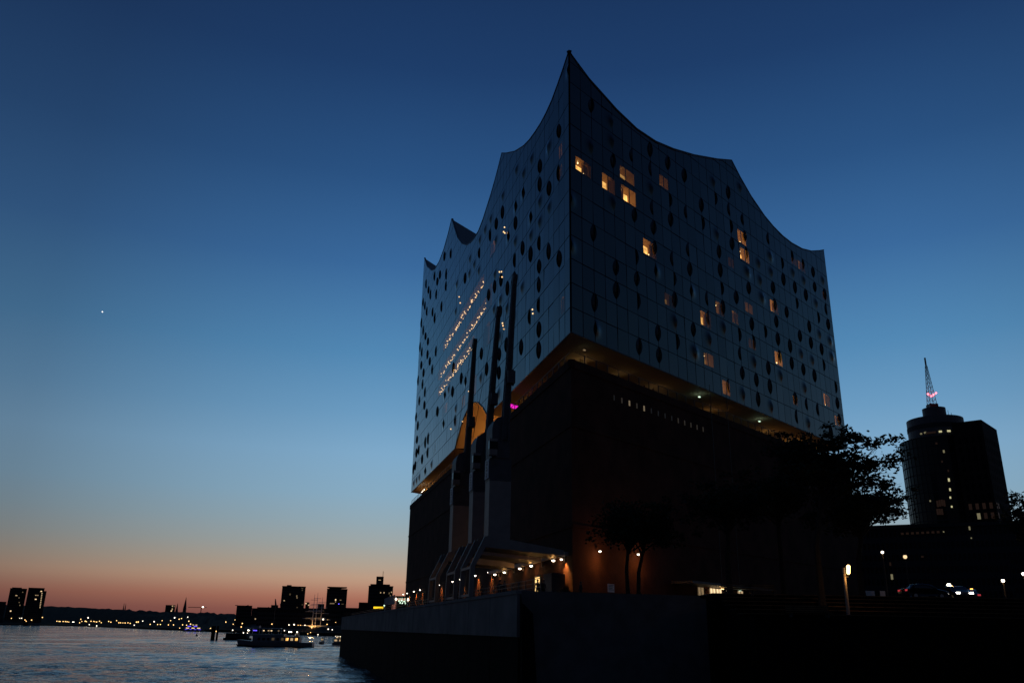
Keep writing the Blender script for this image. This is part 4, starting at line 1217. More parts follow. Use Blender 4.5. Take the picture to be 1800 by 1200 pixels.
ms_ = part('mast', b_, m_steel, tw)
for x, y, z in ((-1.7, -1.4, 103.4), (1.75, -1.3, 103.9), (.3, -1.9, 103.0), (.9, 1.2, 103.3)):
    b_ = MB(); b_.ball((x, y, Z(z)), .34, 8, 5); b_.beam((x, y, Z(z) - .3), (x * .6, y * .6, Z(z) - .5), .1); part('beacon', b_, e_red, ms_)
light('beacon_light', ms_, (0, -2.5, Z(103.4)), (1, .1, .12), 600, .3)
b_ = MB(); b_.beam((6.2, 0, Z(92.4)), (6.2, 0, Z(97)), .12); b_.beam((7.4, 0, Z(92.4)), (7.4, 0, Z(96)), .12); b_.beam((6.2, 0, Z(95)), (7.4, 0, Z(95)), .1); part('aerial', b_, m_steel, tw)
sl = MB()
qq = [V((179.6, 308, 0)), V((194.4, 323.9, 0)), V((186.3, 330.4, 0)), V((171.5, 314.5, 0))]
qq = [V((p.x - cx_, p.y - cy_, 0)) for p in qq]
sl.hexa(qq, [p + V((0, 0, Z(87.1))) for p in qq]); slab = part('slab_block', sl, m_tower_brick, tw)
sw_ = MB(); nrm = V((qq[1] - qq[0]).normalized()); on = V((nrm.y, -nrm.x, 0))
n2 = V((qq[3] - qq[0]).normalized()); on2 = V((-n2.y, n2.x, 0))
for row in range(19):
    z = 3 + row * 3.6
    for k in range(8):
        a = qq[0] + nrm * (1.2 + k * 2.5) + on * .03
        sw_.hexa([a + V((0, 0, z)), a + nrm * 1.1 + V((0, 0, z)), a + nrm * 1.1 - on * .3 + V((0, 0, z)), a - on * .3 + V((0, 0, z))], [a + V((0, 0, z + 2.2)), a + nrm * 1.1 + V((0, 0, z + 2.2)), a + nrm * 1.1 - on * .3 + V((0, 0, z + 2.2)), a - on * .3 + V((0, 0, z + 2.2))])
    for k in range(4):
        a = qq[0] + n2 * (1.0 + k * 2.3) + on2 * .03
        sw_.hexa([a + V((0, 0, z)), a + n2 * 1.1 + V((0, 0, z)), a + n2 * 1.1 - on2 * .3 + V((0, 0, z)), a - on2 * .3 + V((0, 0, z))], [a + V((0, 0, z + 2.2)), a + n2 * 1.1 + V((0, 0, z + 2.2)), a + n2 * 1.1 - on2 * .3 + V((0, 0, z + 2.2)), a - on2 * .3 + V((0, 0, z + 2.2))])
part('slab_windows', sw_, m_black, slab, kind='stuff')
def drum_lit(px, py, w, h, cls, rad=14.4, parent=tw):
    """lit pane on the drum where its surface is seen at that spot"""
    w, h = w * .75, h * .75
    v = sight(px, py); o = V((-cx_, -cy_, 0)); d2 = V((v.x, v.y))
    oo = V((o.x, o.y)); A = d2.dot(d2); B = 2 * oo.dot(d2); Cc = oo.dot(oo) - rad * rad
    disc = B * B - 4 * A * Cc
    if disc < 0: return
    s = (-B - math.sqrt(disc)) / (2 * A)
    p = V((o.x + v.x * s, o.y + v.y * s, EYE + v.z * s - g0))
    an = math.atan2(p.y, p.x); tx = V((-math.sin(an), math.cos(an), 0)); nx = V((math.cos(an), math.sin(an), 0))
    m = MB(); m.hexa([p - tx * w / 2 - V((0, 0, h / 2)) + nx * .1, p + tx * w / 2 - V((0, 0, h / 2)) + nx * .1, p + tx * w / 2 - V((0, 0, h / 2)) - nx * .2, p - tx * w / 2 - V((0, 0, h / 2)) - nx * .2],
                     [p - tx * w / 2 + V((0, 0, h / 2)) + nx * .1, p + tx * w / 2 + V((0, 0, h / 2)) + nx * .1, p + tx * w / 2 + V((0, 0, h / 2)) - nx * .2, p - tx * w / 2 + V((0, 0, h / 2)) - nx * .2])
    part('lit_window', m, e_lit2[cls], parent)
e_lit2 = [emit('office_lit_dim', (.7, .36, .22), .016), emit('office_lit', (.9, .8, .45), .18), emit('office_lit_bright', (1, .92, .5), .55)]
for px, py, w, h, c_ in ((1659, 793, .8, 1.4, 1), (1646, 779, 1, 1, 0), (1656, 811, .8, 1, 0), (1667, 827, .7, 1.2, 0), (1668, 843, .8, 1.6, 2), (1670, 860, .7, 1.4, 2), (1670.5, 874, .7, 1.0, 2), (1673, 890, .7, .9, 2), (1635, 880, .6, .8, 1),
                         (1648, 885, .9, 3.2, 0), (1652, 884, .9, 3.2, 0), (1656, 883, .9, 3.2, 0), (1648, 899, .9, 3.0, 0), (1652, 899, .9, 3, 0), (1656, 899, .9, 3, 0), (1660, 884, .9, 3.2, 0)): drum_lit(px, py, w, h, c_)
for px, py, w, h, c_ in ((1619, 762, .9, .8, 1), (1626, 760, 1, .8, 1), (1653, 758, 1.4, .9, 2), (1668, 757, 1.6, .9, 2), (1636, 760, 5, .9, 0)): drum_lit(px, py, w, h, c_, 10.8)
for k, (row, col, c_) in enumerate(((11, 0, 0), (11, 1, 0), (11, 2, 0), (11, 3, 0), (10, 0, 0), (10, 1, 0), (10, 2, 1), (11, 4, 0), (11, 5, 0), (10, 4, 0), (9, 1, 0))):
    f_, g_ = (n2, on2) if col < 4 else (nrm, on); cc_ = col % 4
    a = qq[0] + f_ * (1.0 + cc_ * 2.3) + g_ * .05; z = 3 + row * 3.6
    m = MB(); m.hexa([a + V((0, 0, z)), a + f_ * 1.1 + V((0, 0, z)), a + f_ * 1.1 + g_ * .06 + V((0, 0, z)), a + g_ * .06 + V((0, 0, z))], [a + V((0, 0, z + 2.2)), a + f_ * 1.1 + V((0, 0, z + 2.2)), a + f_ * 1.1 + g_ * .06 + V((0, 0, z + 2.2)), a + g_ * .06 + V((0, 0, z + 2.2))])
    part('lit_window', m, e_lit2[c_], tw)
# low office blocks in front of the tower
def block(name, label, px0, px1, ytop, Y, dep, base, lit=(), cat='building', grp=None, roofs=(), m=None, rows=0, colsn=0, extra=None):
    a, c_ = at(px0, ytop, Y), at(px1, ytop, Y)
    z1 = max(a.z, c_.z) if abs(a.z - c_.z) < .02 * Y else (a.z + c_.z) / 2
    z1 = (a.z + c_.z) / 2
    cx = (a.x + c_.x) / 2; w = abs(c_.x - a.x)
    az = math.atan2(cx, Y)
    t_ = thing(name, label, cat, (cx, Y, base), -az, grp)
    H = z1 - base
    b_ = MB(); b_.box(-w / 2, w / 2, 0, dep, 0, H); part('wall', b_, m or m_far, t_)
    b_ = MB(); b_.box(-w / 2 - .01 * w, w / 2 + .01 * w, -.012 * w, dep, H + .004, H + .02 * w); part('roof', b_, m_far, t_)
    if rows:
        b_ = MB(); fh = H / rows; fwid = w / colsn
        for r in range(rows):
            for k in range(colsn): b_.box(-w / 2 + fwid * (k + .2), -w / 2 + fwid * (k + .8), -.02 * fwid - .02, .2, fh * (r + .3), fh * (r + .8))
        part('windows', b_, m_farglass, t_, kind='stuff')
    for (rx0, rx1, ry) in roofs:
        p0, p1 = at(rx0, ry, Y + dep * .4), at(rx1, ry, Y + dep * .4)
        x0, x1 = p0.x - cx, p1.x - cx
        b_ = MB(); b_.box(x0, x1, dep * .3, dep * .7, H + .02 * w + .004, (p0.z + p1.z) / 2 - base); part('roof_block', b_, m_far, t_)
    px_m = (px1 - px0) / w
    for (lx, ly, lw, lh, em) in lit:
        p = at(lx, ly, Y)
        b_ = MB(); b_.box(p.x - cx - lw / px_m / 2, p.x - cx + lw / px_m / 2, -.35, .1, p.z - base - lh / px_m / 2, p.z - base + lh / px_m / 2)
        part('lit_window', b_, em, t_)
    return t_, cx, w, H
block('office_block', 'long low dark building at the foot of the round tower', 1492, 1790, 926, 250, 30, PZ - .2,
      [(1591 + k * 8.2, 935 - .0 * k, 4.5, 3.6, e_lit2[0]) for k in range(8)] + [(1657, 935, 2, 2, e_lit2[1]), (1697, 931, 2.5, 6, e_lit2[1]), (1700, 948, 2, 2, e_lit2[1]), (1624, 977, 4, 3, e_lit2[0]), (1572, 988, 3, 6, e_lit2[0]), (1575, 1011, 3.5, 9, e_lit2[1])], rows=8, colsn=40)
block('office_block', 'dark building whose roof edge shows at the right margin', 1780, 1860, 977, 200, 25, PZ - .2, rows=7, colsn=12)

# ------------------------------------------------------------------ far skyline
W0, W1, W2, W3 = e_win
FB = 3.0
def spt(px, Y): return max(1.0, 0)
T1 = block('apartment_tower', 'left one of two far apartment towers at the left edge', 20, 46, 1034, 2700, 16, 6, [(29, 1046, 3, 1.4, W2), (33, 1050, 1.4, 1.6, W1), (33, 1058, 1.2, 1.6, W1), (39, 1040, 1.2, 1.6, W1), (34, 1063, 1.4, 2, W1)], rows=16, colsn=8, roofs=[(25, 40, 1032)])
T2 = block('apartment_tower', 'right one of two far apartment towers, with a lit stair column', 52, 77, 1033, 2700, 16, 6, [(71.5, 1038.5, 2.4, 1.6, W3), (63, 1045.5, 2, 1.2, W2), (66, 1045.5, 1.4, 1.2, W2), (62.5, 1052.5, 2.6, 1.6, W3)] + [(72.5 - k * .45, 1042 + k * 3.1, 1.5, 1.8, W2) for k in range(9)], rows=18, colsn=8)
b_ = MB(); p0 = at(77.2, 1038, 2710); p1 = at(83, 1038, 2710); t_, cx, w, H = T2
b_.box(p0.x - cx, p1.x - cx, 4, 14, 0, p0.z - 6); part('side_wing', b_, m_far, t_)
block('far_house', 'dark block at the very left edge of the far shore', -8, 10, 1057, 2500, 60, 3, [(16, 1073, 2, 2, W3)], roofs=[(-6, 2, 1047)])
block('far_house', 'small far block with one lit corner left of the twin spires', 292, 308, 1063, 2600, 30, 12, [(303, 1064.5, 2, 2, W2), (302.5, 1070, 1.6, 3, W2), (306, 1065, 1.4, 2, W1), (301, 1073, 2, 1.6, W3)], rows=8, colsn=5)
def church(label, towers, Y, base):
    p = at(towers[0][0], 1070, Y)
    t_ = thing('church', label, 'church', (p.x, Y, base))
    for (px, ytip, wd) in towers:
        q = at(px, ytip, Y); w = wd
        b_ = MB(); zs = q.z - base
        b_.box(q.x - p.x - w, q.x - p.x + w, -w, w, 0, zs * .55); part('tower', b_, m_far, t_)
        b_ = MB(); b_.hexa([(q.x - p.x - w * 1.05, -w * 1.05, zs * .551), (q.x - p.x + w * 1.05, -w * 1.05, zs * .551), (q.x - p.x + w * 1.05, w * 1.05, zs * .551), (q.x - p.x - w * 1.05, w * 1.05, zs * .551)], [(q.x - p.x + a * .25, c_ * .25, zs) for a, c_ in ((-1, -1), (1, -1), (1, 1), (-1, 1))]); part('spire', b_, m_far, t_)
    b_ = MB(); b_.hexa([(-9, 0, 0), (9, 0, 0), (9, 30, 0), (-9, 30, 0)], [(-9, 0, 22), (9, 0, 22), (9, 30, 22), (-9, 30, 22)]); part('nave', b_, m_far, t_)
church('far church with a pair of small thin spires on the hill', [(218.5, 1059.5, 1.8), (221.5, 1060, 1.8)], 2900, 14)
church('church with the shorter far spire', [(312.5, 1059.5, 3.0)], 2500, 10)
church('church with the tallest thin spire on the far hill', [(327.5, 1049, 3.6)], 2500, 10)
# far tower crane with a lamp
p = at(354, 1067.5, 1900)
t_ = thing('tower_crane', 'far tower crane with one bright white lamp on the skyline', 'crane', (p.x, 1900, 8))
H = p.z - 8
b_ = MB(); b_.beam((0, 0, 0), (0, 0, H), 1.3); part('mast', b_, m_steel, t_)
q0, q1 = at(331, 1066, 1900), at(363, 1068.3, 1900)
b_ = MB(); b_.beam((q0.x - p.x, 0, H + .7), (q1.x - p.x, 0, H + .7), 1.1); part('jib', b_, m_steel, t_)
b_ = MB(); b_.ball((3.5, -1.5, H + 1.6), 1.9, 8, 5, .7); part('lamp', b_, e_white, t_)
block('harbour_house', 'squat dark harbour building left of the ferry mast', 417, 443, 1064, 1250, 40, 4, [(448, 1087, 2, 2, W2)], rows=7, colsn=9, roofs=[(440, 443, 1063), (420, 424, 1063)])
block('harbour_house', 'lower wing beside the squat harbour building', 443.4, 456, 1068.5, 1255, 30, 4, rows=6, colsn=5)
block('harbour_house', 'slim dark block left of the tall slab', 477, 489, 1063, 1150, 30, 4)
A_ = block('hotel_tower', 'broad dark tower block, tallest left of the tall ship', 497, 537, 1030.5, 1150, 40, 4, [(510, 1044, 2.5, 3.0, W0), (521.5, 1047, 1.8, 3.2, W1), (522, 1050, 2, 2, W1), (500, 1055, 2, 1.6, W2), (531, 1036.5, 2, 2, W0), (531, 1033, 3, 1.2, W0), (531, 1062, 2, 1.6, W0), (522, 1067, 2, 2, W0)], rows=17, colsn=10, roofs=[(510, 518, 1028)])
block('harbour_house', 'low block with two bright lamps right of the broad tower', 537.4, 544, 1058, 1160, 30, 4, [(538, 1060, 1.8, 1.6, W3), (542.5, 1063, 2, 1.6, W3)])
block('harbour_house', 'low roof between tall ship and flared roof tower', 559, 570, 1061, 1200, 30, 4)
block('harbour_house', 'long dark harbour front below the towers', 456, 600, 1071, 1120, 30, 2, rows=5, colsn=40)
B_ = block('hotel_tower', 'dark tower with a flared flying roof', 575.5, 610.5, 1035, 1150, 38, 4, [(590, 1053.5, 2, 2.4, W3), (598.5, 1054, 3, 1.4, W1), (584, 1060, 8, 1.6, W1), (590, 1057, 1.6, 1.2, W2), (602, 1061, 4, 1.4, W0), (595.5, 1060.7, 1.8, 1.4, e_blue)], rows=14, colsn=9, roofs=[(583, 604, 1032.4)])
t_, cx, w, H = B_
b_ = MB(); p0, p1 = at(577, 1031, 1155), at(611, 1032, 1155)
z = at(594, 1031.2, 1155).z - 4
b_.hexa([(p0.x - cx + 6, 2, z - .7), (p1.x - cx - 6, 2, z - .7), (p1.x - cx - 6, 36, z - .7), (p0.x - cx + 6, 36, z - .7)], [(p0.x - cx, -3, z), (p1.x - cx, -3, z), (p1.x - cx, 40, z), (p0.x - cx, 40, z)]); part('flying_roof', b_, m_far, t_)
block('harbour_house', 'stepped low block left of the crowned tower', 631, 650, 1058.5, 1010, 30, 4, rows=5, colsn=8)
block('harbour_house', 'long low dark block right of the flared roof tower', 605, 640, 1068.5, 1015, 30, 4, rows=4, colsn=14)
C_ = block('hotel_tower', 'dark tower with a raised crown block and aerial beside the brick base', 648.5, 691, 1030, 1000, 40, 4, [(669, 1041, 1.8, 2, W2), (675, 1041, 1.8, 2, W2), (684, 1042, 1.4, 3, W1), (688, 1040, 1.6, 2, W2), (686, 1046, 1.4, 2, W1)], rows=13, colsn=11, roofs=[(665.5, 678, 1013), (655, 689, 1026.5)])
t_, cx, w, H = C_
p = at(677, 1003, 1015); p2 = at(677, 1013, 1015)
b_ = MB(); b_.beam((p.x - cx, 18, p2.z - 4.5), (p.x - cx, 18, p.z - 4), .5); part('aerial', b_, m_steel, t_)
b_ = MB(); p2 = at(672, 1019, 1015)
b_.box(p2.x - cx - 2.2, p2.x - cx + .5, 11.6, 12.0, p2.z - 4.4, p2.z - 3.8); part('lit_window', b_, W2, t_)

# lamps along the far shore: pole and globe, each its own
LP = [(16, 1073.7, 1, 2), (20, 1086, .9, 0), (35, 1085.7, 1.2, 1), (38, 1085.7, 1, 1), (44, 1088.8, 1, 0), (46, 1091, .9, 0), (55.5, 1089, 1.1, 0), (65, 1089, 1.1, 0), (74.5, 1084.4, 1, 0), (100, 1091, .9, 0), (104, 1091.4, 1, 0), (106, 1091.6, .8, 0),
      (111, 1091.5, 1, 0), (115, 1091.6, 1, 0), (118, 1092, 1, 0), (121, 1092.5, .8, 0), (128, 1092.4, 1.1, 1), (130, 1092.6, .9, 1), (142, 1087.6, 1, 0), (140, 1093.6, 1, 0), (144, 1091.4, .8, 0), (150, 1091, 1.2, 0), (152, 1091.6, .9, 0), (155, 1085, 1.3, 1), (160, 1091, 1, 0), (165, 1091.2, 1, 0), (167, 1092, .7, 0),
      (170, 1092.3, 1, 0), (175, 1091, 1, 0), (178, 1093.6, .9, 0), (170, 1099.2, 1.1, 1), (157, 1097, .9, 1), (191, 1091.4, 1, 0), (195, 1092.6, 1, 0), (205, 1090, .9, 0), (209, 1093.8, 1, 0), (212, 1093.8, 1, 0), (216, 1094, .8, 0), (220, 1094, 1, 0), (225, 1093.8, .9, 0), (229, 1094.8, 1, 0), (236, 1098, 1, 1), (240, 1092.6, 1.3, 0), (243, 1092.4, 1.3, 0), (251, 1090.8, 1, 1), (264, 1096.5, 1, 0), (271, 1091.8, 1.2, 1), (277, 1096.8, 1, 0), (282, 1096.8, 1, 0), (285, 1090, .9, 0),
      (300, 1090, .9, 0), (307, 1085, 1.3, 1), (315, 1087.5, 1.1, 0), (319, 1086.2, 1, 0), (296, 1097.4, 1, 0), (305, 1097.4, 1, 0), (330, 1083.8, 1, 1), (332, 1091, 1.1, 0), (321, 1097.4, 1, 0), (328, 1098, 1, 0), (335, 1096.2, 1.2, 0), (339, 1098, 1, 0), (316, 1103, .8, 0), (397, 1092.4, 1.1, 0), (413.5, 1088.7, 1.1, 0), (410, 1096.2, .9, 0), (426, 1095, 1.2, 0), (424, 1101, 1.2, 0), (380, 1108.6, 1, 0), (370, 1103.6, 1, 0),
      (414, 1112.4, 1, 1), (428, 1111.6, 1.3, 1), (435, 1112, 1, 1), (409, 1106.8, 1.2, 1), (478, 1096, 1.2, 0), (508, 1097.5, 1.2, 1), (517, 1097, 1.5, 1), (524, 1098, .8, 0), (528, 1098, .8, 0), (536, 1098, 1.1, 1), (568, 1088, 1.9, 1), (571.5, 1082.6, 1.4, 0), (568.5, 1083, .8, 0), (553, 1087, .8, 0), (575, 1096.6, 1.1, 0), (577, 1105, 1.3, 1), (584, 1106, 1.1, 1), (550, 1121.6, 1.6, 1), (559, 1114.6, 1, 1), (566, 1124.6, 1.5, 0), (590, 1093, .7, 0), (500, 1107.5, 1.1, 1), (520, 1115, 1.1, 1), (590, 1117.6, .8, 1), (594, 1117.8, .8, 1), (598, 1118, 1, 1), (576, 1088.6, .8, 0), (541, 1113, .8, 0), (546, 1111, .8, 0)]
def lamp_label(px, white):
    where = 'on the far shore below the two apartment towers' if px < 90 else 'at the foot of the wooded far hill' if px < 240 else 'on the far shore below the pointed spires' if px < 345 else 'on the shore by the squat harbour building' if px < 470 else 'on the near shore by the tall ship and tower blocks'
    return ('small white lamp ' if white else 'small amber lamp ') + where
emitters = [emit('shore_lamp_amber', (1, .58, .2), 2.6), emit('shore_lamp_white', (1, .85, .66), 2.8)]
for k, (px, py, s, c_) in enumerate(LP):
    sy = at_z(px, lerp_poly(shore, px), 0).y
    best = None
    r = 1.0
    while r < 1.5:
        g = ground_far(px, r)[1]
        q = at(px, py, sy * r)
        if q.z - g < 7 and q.z - g > .3: best = (q, g); break
        r += .01
    if best is None:
        q = at(px, py, sy * .97); best = (q, -.6)
        if q.z < .6: q = at(px, py, sy * .8); best = (q, -.6)
    q, g = best
    R_ = q.y * s * .85 / 1537
    b_ = MB(); b_.k = 1; b_.ball((0, 0, q.z - g), R_, 7, 5)
    b_.k = 0; b_.tube([(0, 0, -.3), (0, 0, max(.2, q.z - g - R_ * .7))], .12, 5)
    solid('shore_lamp', b_, [m_steel, emitters[1 if c_ else 0]], lamp_label(px, c_), 'lamp', (q.x, q.y, g), 0, 'lamps along the far shore')

# ------------------------------------------------------------------ boats and things on the water
def hull(mb, L, Bm, H, n=12, bow=.35, draft=.6, sheer=.4):
    secs = []
    for k in range(n + 1):
        s = k / n; x = -L / 2 + L * s
        w = Bm / 2 * (1 - max(0, (s - (1 - bow)) / bow) ** 2.2) * (.86 + .14 * min(1, s * 5))
        w = max(w, .03)
        top = H + sheer * max(0, (s - .55) / .45) ** 2
        ov = L * .04 * max(0, (s - .7) / .3)
        secs.append([(x + ov, -w, top), (x, -w * .86, 0), (x, -w * .6, -draft), (x, w * .6, -draft), (x, w * .86, 0), (x + ov, w, top)])
    base = len(mb.v)
    for s in secs: mb.v += s
    for k in range(n):
        for j in range(5):
            a = base + k * 6 + j; mb.f.append((a, a + 6, a + 7, a + 1)); mb.m.append(mb.k)
        a = base + k * 6; mb.f.append((a + 5, a + 11, a + 6, a)); mb.m.append(mb.k)
    mb.f.append(tuple(base + j for j in range(6))[::-1]); mb.m.append(mb.k)
    mb.f.append(tuple(base + n * 6 + j for j in range(6))); mb.m.append(mb.k)
pw = at_z(485, 1136, 0)
Lf = 31.0 * pw.y / 375
fb = thing('ferry', 'low harbour ferry with lit cabin windows passing before the far shore', 'ferry', (pw.x, pw.y, 0), math.pi + .06)
S = Lf / 31
def fbox(nm, m, *a, parent=fb): 
    b_ = MB(); b_.box(*[v * S for v in a]); return part(nm, b_, m, parent)
b_ = MB(); hull(b_, 31 * S, 7 * S, 1.9 * S, bow=.25, sheer=.9 * S); part('hull', b_, m_hull, fb)
b_ = MB(); hull(b_, 31.1 * S, 7.15 * S, .35 * S, bow=.25); part('waterline_strake', b_, m_wet, fb)
cab = fbox('lower_cabin', m_hull, -10, 9.5, -2.9, 2.9, 1.91, 4.2)
up_ = fbox('upper_deck', m_hull, -3.5, 12.5, -3.0, 3.0, 4.21, 5.0)
for k in range(9):
    x = -9.3 + k * 1.95
    e = {0: e_room[4], 1: e_win[2], 2: e_room[4], 3: e_win[0], 4: m_farglass, 5: e_win[0]}.get(k, m_farglass)
    b_ = MB(); b_.box(x * S, (x + 1.05) * S, 2.88 * S, 2.97 * S, 2.6 * S, 3.6 * S); part('window', b_, e, cab)
roof_ = fbox('canopy', m_white, -1.5, 13.2, -3.05, 3.05, 7.3, 7.45)
for x in (-1, 3, 7, 11):
    for y in (-2.8, 2.8): fbox('canopy_post', m_white, x - .06, x + .06, y - .06, y + .06, 5.0, 7.29)
for x, e in ((9.3, e_blue), (8.4, e_blue), (5.2, e_win[3]), (3.2, e_win[2]), (2.0, e_win[3]), (-1.0, e_win[1]), (11.6, e_white)):
    fbox('deck_lamp', e, x - .3, x + .3, 2.6, 2.95, 6.2, 6.6, parent=roof_)
for x in (-5.2, -6.0, -8.5): 
    fbox('deck_lamp', e_white, x - .22, x + .22, 1.0, 1.5, 5.8, 6.2)
    fbox('lamp_post', m_steel, x - .04, x + .04, 1.2, 1.28, 4.21, 5.8)
fbox('wheelhouse', m_hull, 7.5, 10.8, -1.6, 1.6, 7.46, 8.3)
fbox('funnel', m_hull, -9.2, -7.8, -.7, .7, 4.21, 5.6)
mst = MB(); mst.beam((2 * S, 0, 7.45 * S), (2 * S, 0, 17 * S), .18 * S); part('mast', mst, m_steel, fb)
# barge-like pontoon and mooring piles
p = at_z(392, 1124, 0)
t_ = thing('pontoon', 'dark landing pontoon behind the mooring piles', 'pontoon', (p.x + 4, p.y + 6, 0))
b_ = MB(); b_.box(-6, 9, 0, 8, -.6, 1.2); part('deck', b_, m_wet, t_)
b_ = MB(); b_.box(-5, 8, 1, 7, 1.21, 3.6); part('shed', b_, m_far, t_)
b_ = MB(); b_.box(-6, 9, 0, 8, 3.61, 3.9); part('roof', b_, m_far, t_)
for px in (371.5, 375, 380.5):
    p = at_z(px, 1124, 0); top = at(px, 1099.5, p.y)
    b_ = MB(); b_.tube([(0, 0, -2), (0, 0, top.z)], [.62, .55], 10)
    solid('mooring_pile', b_, m_wet, {371.5: 'leftmost dark mooring pile standing in the river', 375: 'middle one of three mooring piles in the river', 380.5: 'mooring pile nearest the dark landing pontoon'}[px], 'mooring pile', (p.x, p.y, 0), 0, 'mooring piles in the river')
p = at_z(345.5, 1117.5, 0); b_ = MB(); b_.cyl((0, 0), .9, -.5, .9, 12, .8); b_.cyl((0, 0), .35, .9, 2.0, 8, .2)
solid('buoy', b_, m_wet, 'small dark buoy afloat left of the mooring piles', 'buoy', (p.x, p.y, 0))
p = at_z(70, 1099.5, 0); b_ = MB(); b_.hexa([(-4, -4, -1), (4, -4, -1), (4, 4, -1), (-4, 4, -1)], [(-3.4, -3.4, 7), (3.4, -3.4, 7), (3.4, 3.4, 7), (-3.4, 3.4, 7)])
solid('harbour_dolphin', b_, m_wet, 'dark blunt harbour dolphin at the waterline below the apartment towers', 'dolphin', (p.x, p.y * .97, 0))
# ships along the shore
def ship(label, px0, px1, wl, cabins, grp='ships moored along the far shore', dist=.985, hh=3.0, name='moored_ship'):
    px = (px0 + px1) / 2; p = at_z(px, wl, 0); Y = p.y * dist
    a, c_ = at(px0, wl, Y), at(px1, wl, Y)
    L_ = abs(c_.x - a.x); cx = (a.x + c_.x) / 2
    t_ = thing(name, label, 'ship', (cx, Y, 0), 0, grp)
    b_ = MB(); hull(b_, L_, max(4, L_ * .16), hh, sheer=hh * .5); part('hull', b_, m_hull, t_)
    for (x0, x1, z0, z1, em) in cabins:
        b_ = MB(); b_.box(L_ * x0, L_ * x1, -L_ * .06, L_ * .06, z0, z1 - .01); o = part('cabin', b_, m_hull, t_)
        if em:
            n_ = max(2, int(L_ * (x1 - x0) / 6))
            for k in range(n_):
                w = L_ * (x1 - x0) / n_
                b_ = MB(); b_.box(L_ * x0 + w * (k + .2), L_ * x0 + w * (k + .75), -L_ * .06 - .1, -L_ * .06 + .1, z0 + (z1 - z0) * .35, z0 + (z1 - z0) * .75); part('lit_window', b_, em, o)
    return t_, L_, cx, Y
ship('far excursion ship with violet light strip and white lit decks', 322, 358, 1109, [(-.42, .4, 3.0, 5.6, e_win[3]), (-.36, .25, 5.6, 7.6, e_blue), (-.45, .42, 2.2, 3.0, e_blue), (-.1, .2, 7.6, 9.2, e_win[3])], hh=2.2)
ship('long low lit launch left of the violet ship', 248, 308, 1104.5, [(-.45, .4, 2.4, 4.2, e_win[2])], hh=2.4)
ship('lit pontoon boat just left of the river wall corner', 585, 604, 1130.5, [(-.45, .45, 1.2, 3.2, e_win[2]), (-.3, .4, 3.2, 3.9, e_win[3])], hh=1.2, dist=.9, name='pontoon_boat')
ship('small lit launch moored right of the ferry stern', 562, 570, 1128, [(-.3, .3, 1.2, 3.0, e_win[2])], hh=1.0, dist=.9, name='launch')
# museum freighter with derricks
t_, L_, cx, Y = ship('old freighter with pale lattice derricks left of the broad tower', 462, 536, 1112, [(-.1, .12, 6, 12, e_win[0])], hh=6, name='freighter', dist=1.0)
for k, (pxb, pyb, pxt, pyt) in enumerate(((497, 1108, 509, 1052), (495, 1106, 493, 1060), (504, 1106, 517, 1056), (484, 1106, 484, 1055), (472, 1108, 472, 1066), (490, 1092, 484, 1052))):
    a, b2 = at(pxb, pyb, Y + 1), at(pxt, pyt, Y + 1)
    m = MB(); m.beam((a.x - cx, 1, max(5.5, a.z)), (b2.x - cx, 1, b2.z), 1.1); part('derrick', m, m_crane if k < 3 else m_crane_dk, t_)
# tall ship
p = at(556, 1100, 1000)
t_ = thing('tall_ship', 'floodlit three masted tall ship with bare yards', 'sailing ship', (p.x, 1000, 0))
b_ = MB(); hull(b_, 70, 11, 6.0, sheer=2.5); part('hull', b_, m_hull, t_)
for k, (px, ytop, y0) in enumerate(((553.5, 1044, 1), (558.5, 1041, 1), (566, 1049, 1))):
    q = at(px, ytop, 1000)
    b_ = MB(); b_.tube([(q.x - p.x, k * 2, 3), (q.x - p.x, k * 2, q.z * .55), (q.x - p.x, k * 2, q.z)], [.55, .4, .15], 6)
    mk = part('mast', b_, m_mast if False else m_white, t_)
    for zf, hl_ in ((.22, 13), (.40, 11.5), (.57, 9), (.72, 6.5), (.86, 4)):
        b_ = MB(); b_.tube([(q.x - p.x - hl_, k * 2 - .6, q.z * zf), (q.x - p.x + hl_, k * 2 - .6, q.z * zf)], [.22, .22], 5); part('yard', b_, m_white, mk)
    if k < 2: light('floodlight', mk, (q.x - p.x, k * 2 - 4, 7), WARM, 9000, 1)
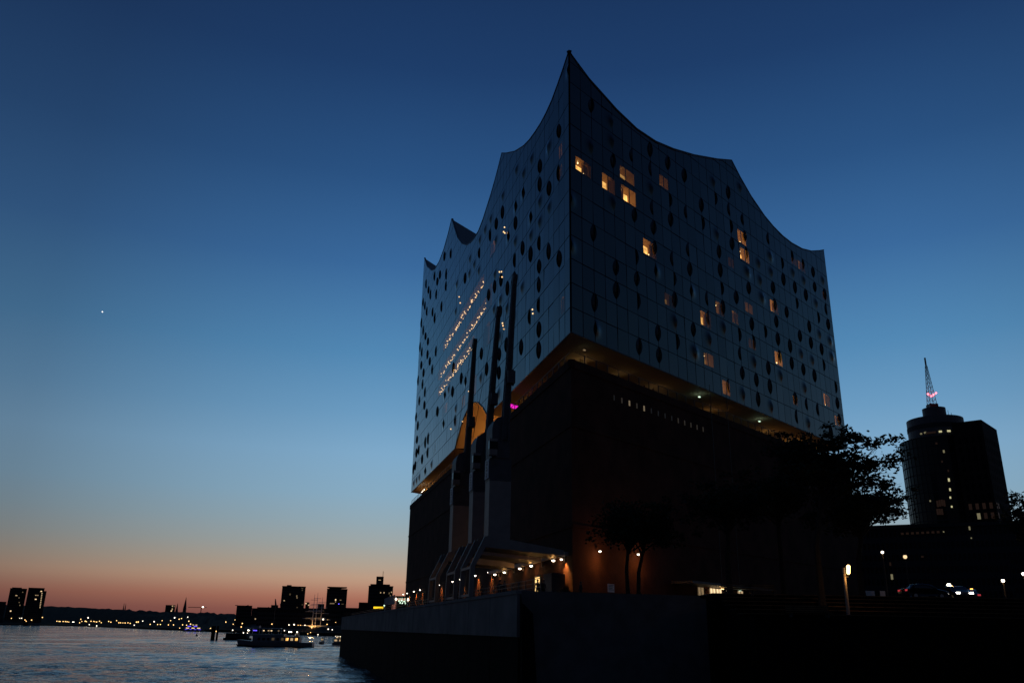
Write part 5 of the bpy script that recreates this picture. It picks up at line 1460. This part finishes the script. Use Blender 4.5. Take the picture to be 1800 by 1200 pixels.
# white ferry-stop roof and lit bus on the promenade end
p = at(690, 1056, 205)
t_ = thing('harbour_kiosk', 'white roofed kiosk with bright lamps at the far end of the promenade', 'kiosk', (p.x, 205, GZ - .01), .12)
b_ = MB(); b_.hexa([(-1.9, -1.5, 2.2), (.6, -1.5, 2.5), (.6, 3, 2.5), (-1.9, 3, 2.2)], [(-1.9, -1.5, 3.6), (.5, -1.5, 4.6), (.5, 3, 4.6), (-1.9, 3, 3.6)]); part('fascia', b_, m_white, t_)
b_ = MB(); b_.box(.61, 3.8, -1.6, 3, 3.9, 4.3); part('roof', b_, m_steel, t_)
for x in (-1.8, .2, .8, 3.6):
    b_ = MB(); b_.box(x - .08, x + .08, -1.3, -1.14, 0, 2.5 if x < .7 else 3.89); part('post', b_, m_white, t_)
b_ = MB(); b_.box(.9, 3.4, 1.0, 1.2, 1.0, 3.3); part('back_wall', b_, m_far, t_)
for x, z in ((.8, 3.6), (1.5, 3.2), (2.1, 3.3), (2.7, 3.1), (3.6, 3.5), (1.8, 2.8), (2.3, 2.7), (-1.85, 2.1), (3.0, 2.7)):
    b_ = MB(); b_.ball((x, -1.4, z), .17 if z < 3.4 else .22, 7, 5); b_.beam((x, -1.4, z), (x, -1.4, 3.92 if x > .6 else 2.3), .05); part('lamp', b_, e_cool if x < 4 and z < 3.4 else e_white, t_)
p = at(665, 1070, 232)
t_ = thing('city_bus', 'bus with a glowing yellow destination display at the promenade end', 'bus', (p.x, 232, GZ - .6), .1)
b_ = MB(); b_.hexa([(-1.6, 0, .35), (1.6, 0, .35), (1.6, 8, .35), (-1.6, 8, .35)], [(-1.55, .1, 3.3), (1.55, .1, 3.3), (1.55, 8, 3.3), (-1.55, 8, 3.3)]); part('body', b_, m_far, t_)
b_ = MB(); b_.box(-1.3, 1.3, -.02, .08, 2.6, 3.1); part('destination_display', b_, e_yellow, t_)
b_ = MB(); b_.box(-1.4, 1.4, -.01, .08, 1.2, 2.5); part('windscreen', b_, m_glass_dk, t_)
for x in (-1.35, 1.35):
    b_ = MB(); b_.ball((x, -.05, .8 if x > 0 else .7), .14, 6, 4); part('headlight', b_, e_white, t_)
    b_ = MB(); b_.tube([(x - .15, 1.5, .45), (x + .15, 1.5, .45)], .45, 12); part('wheel', b_, m_tyre, t_)
    b_ = MB(); b_.tube([(x - .15, 6.5, .45), (x + .15, 6.5, .45)], .45, 12); part('wheel', b_, m_tyre, t_)
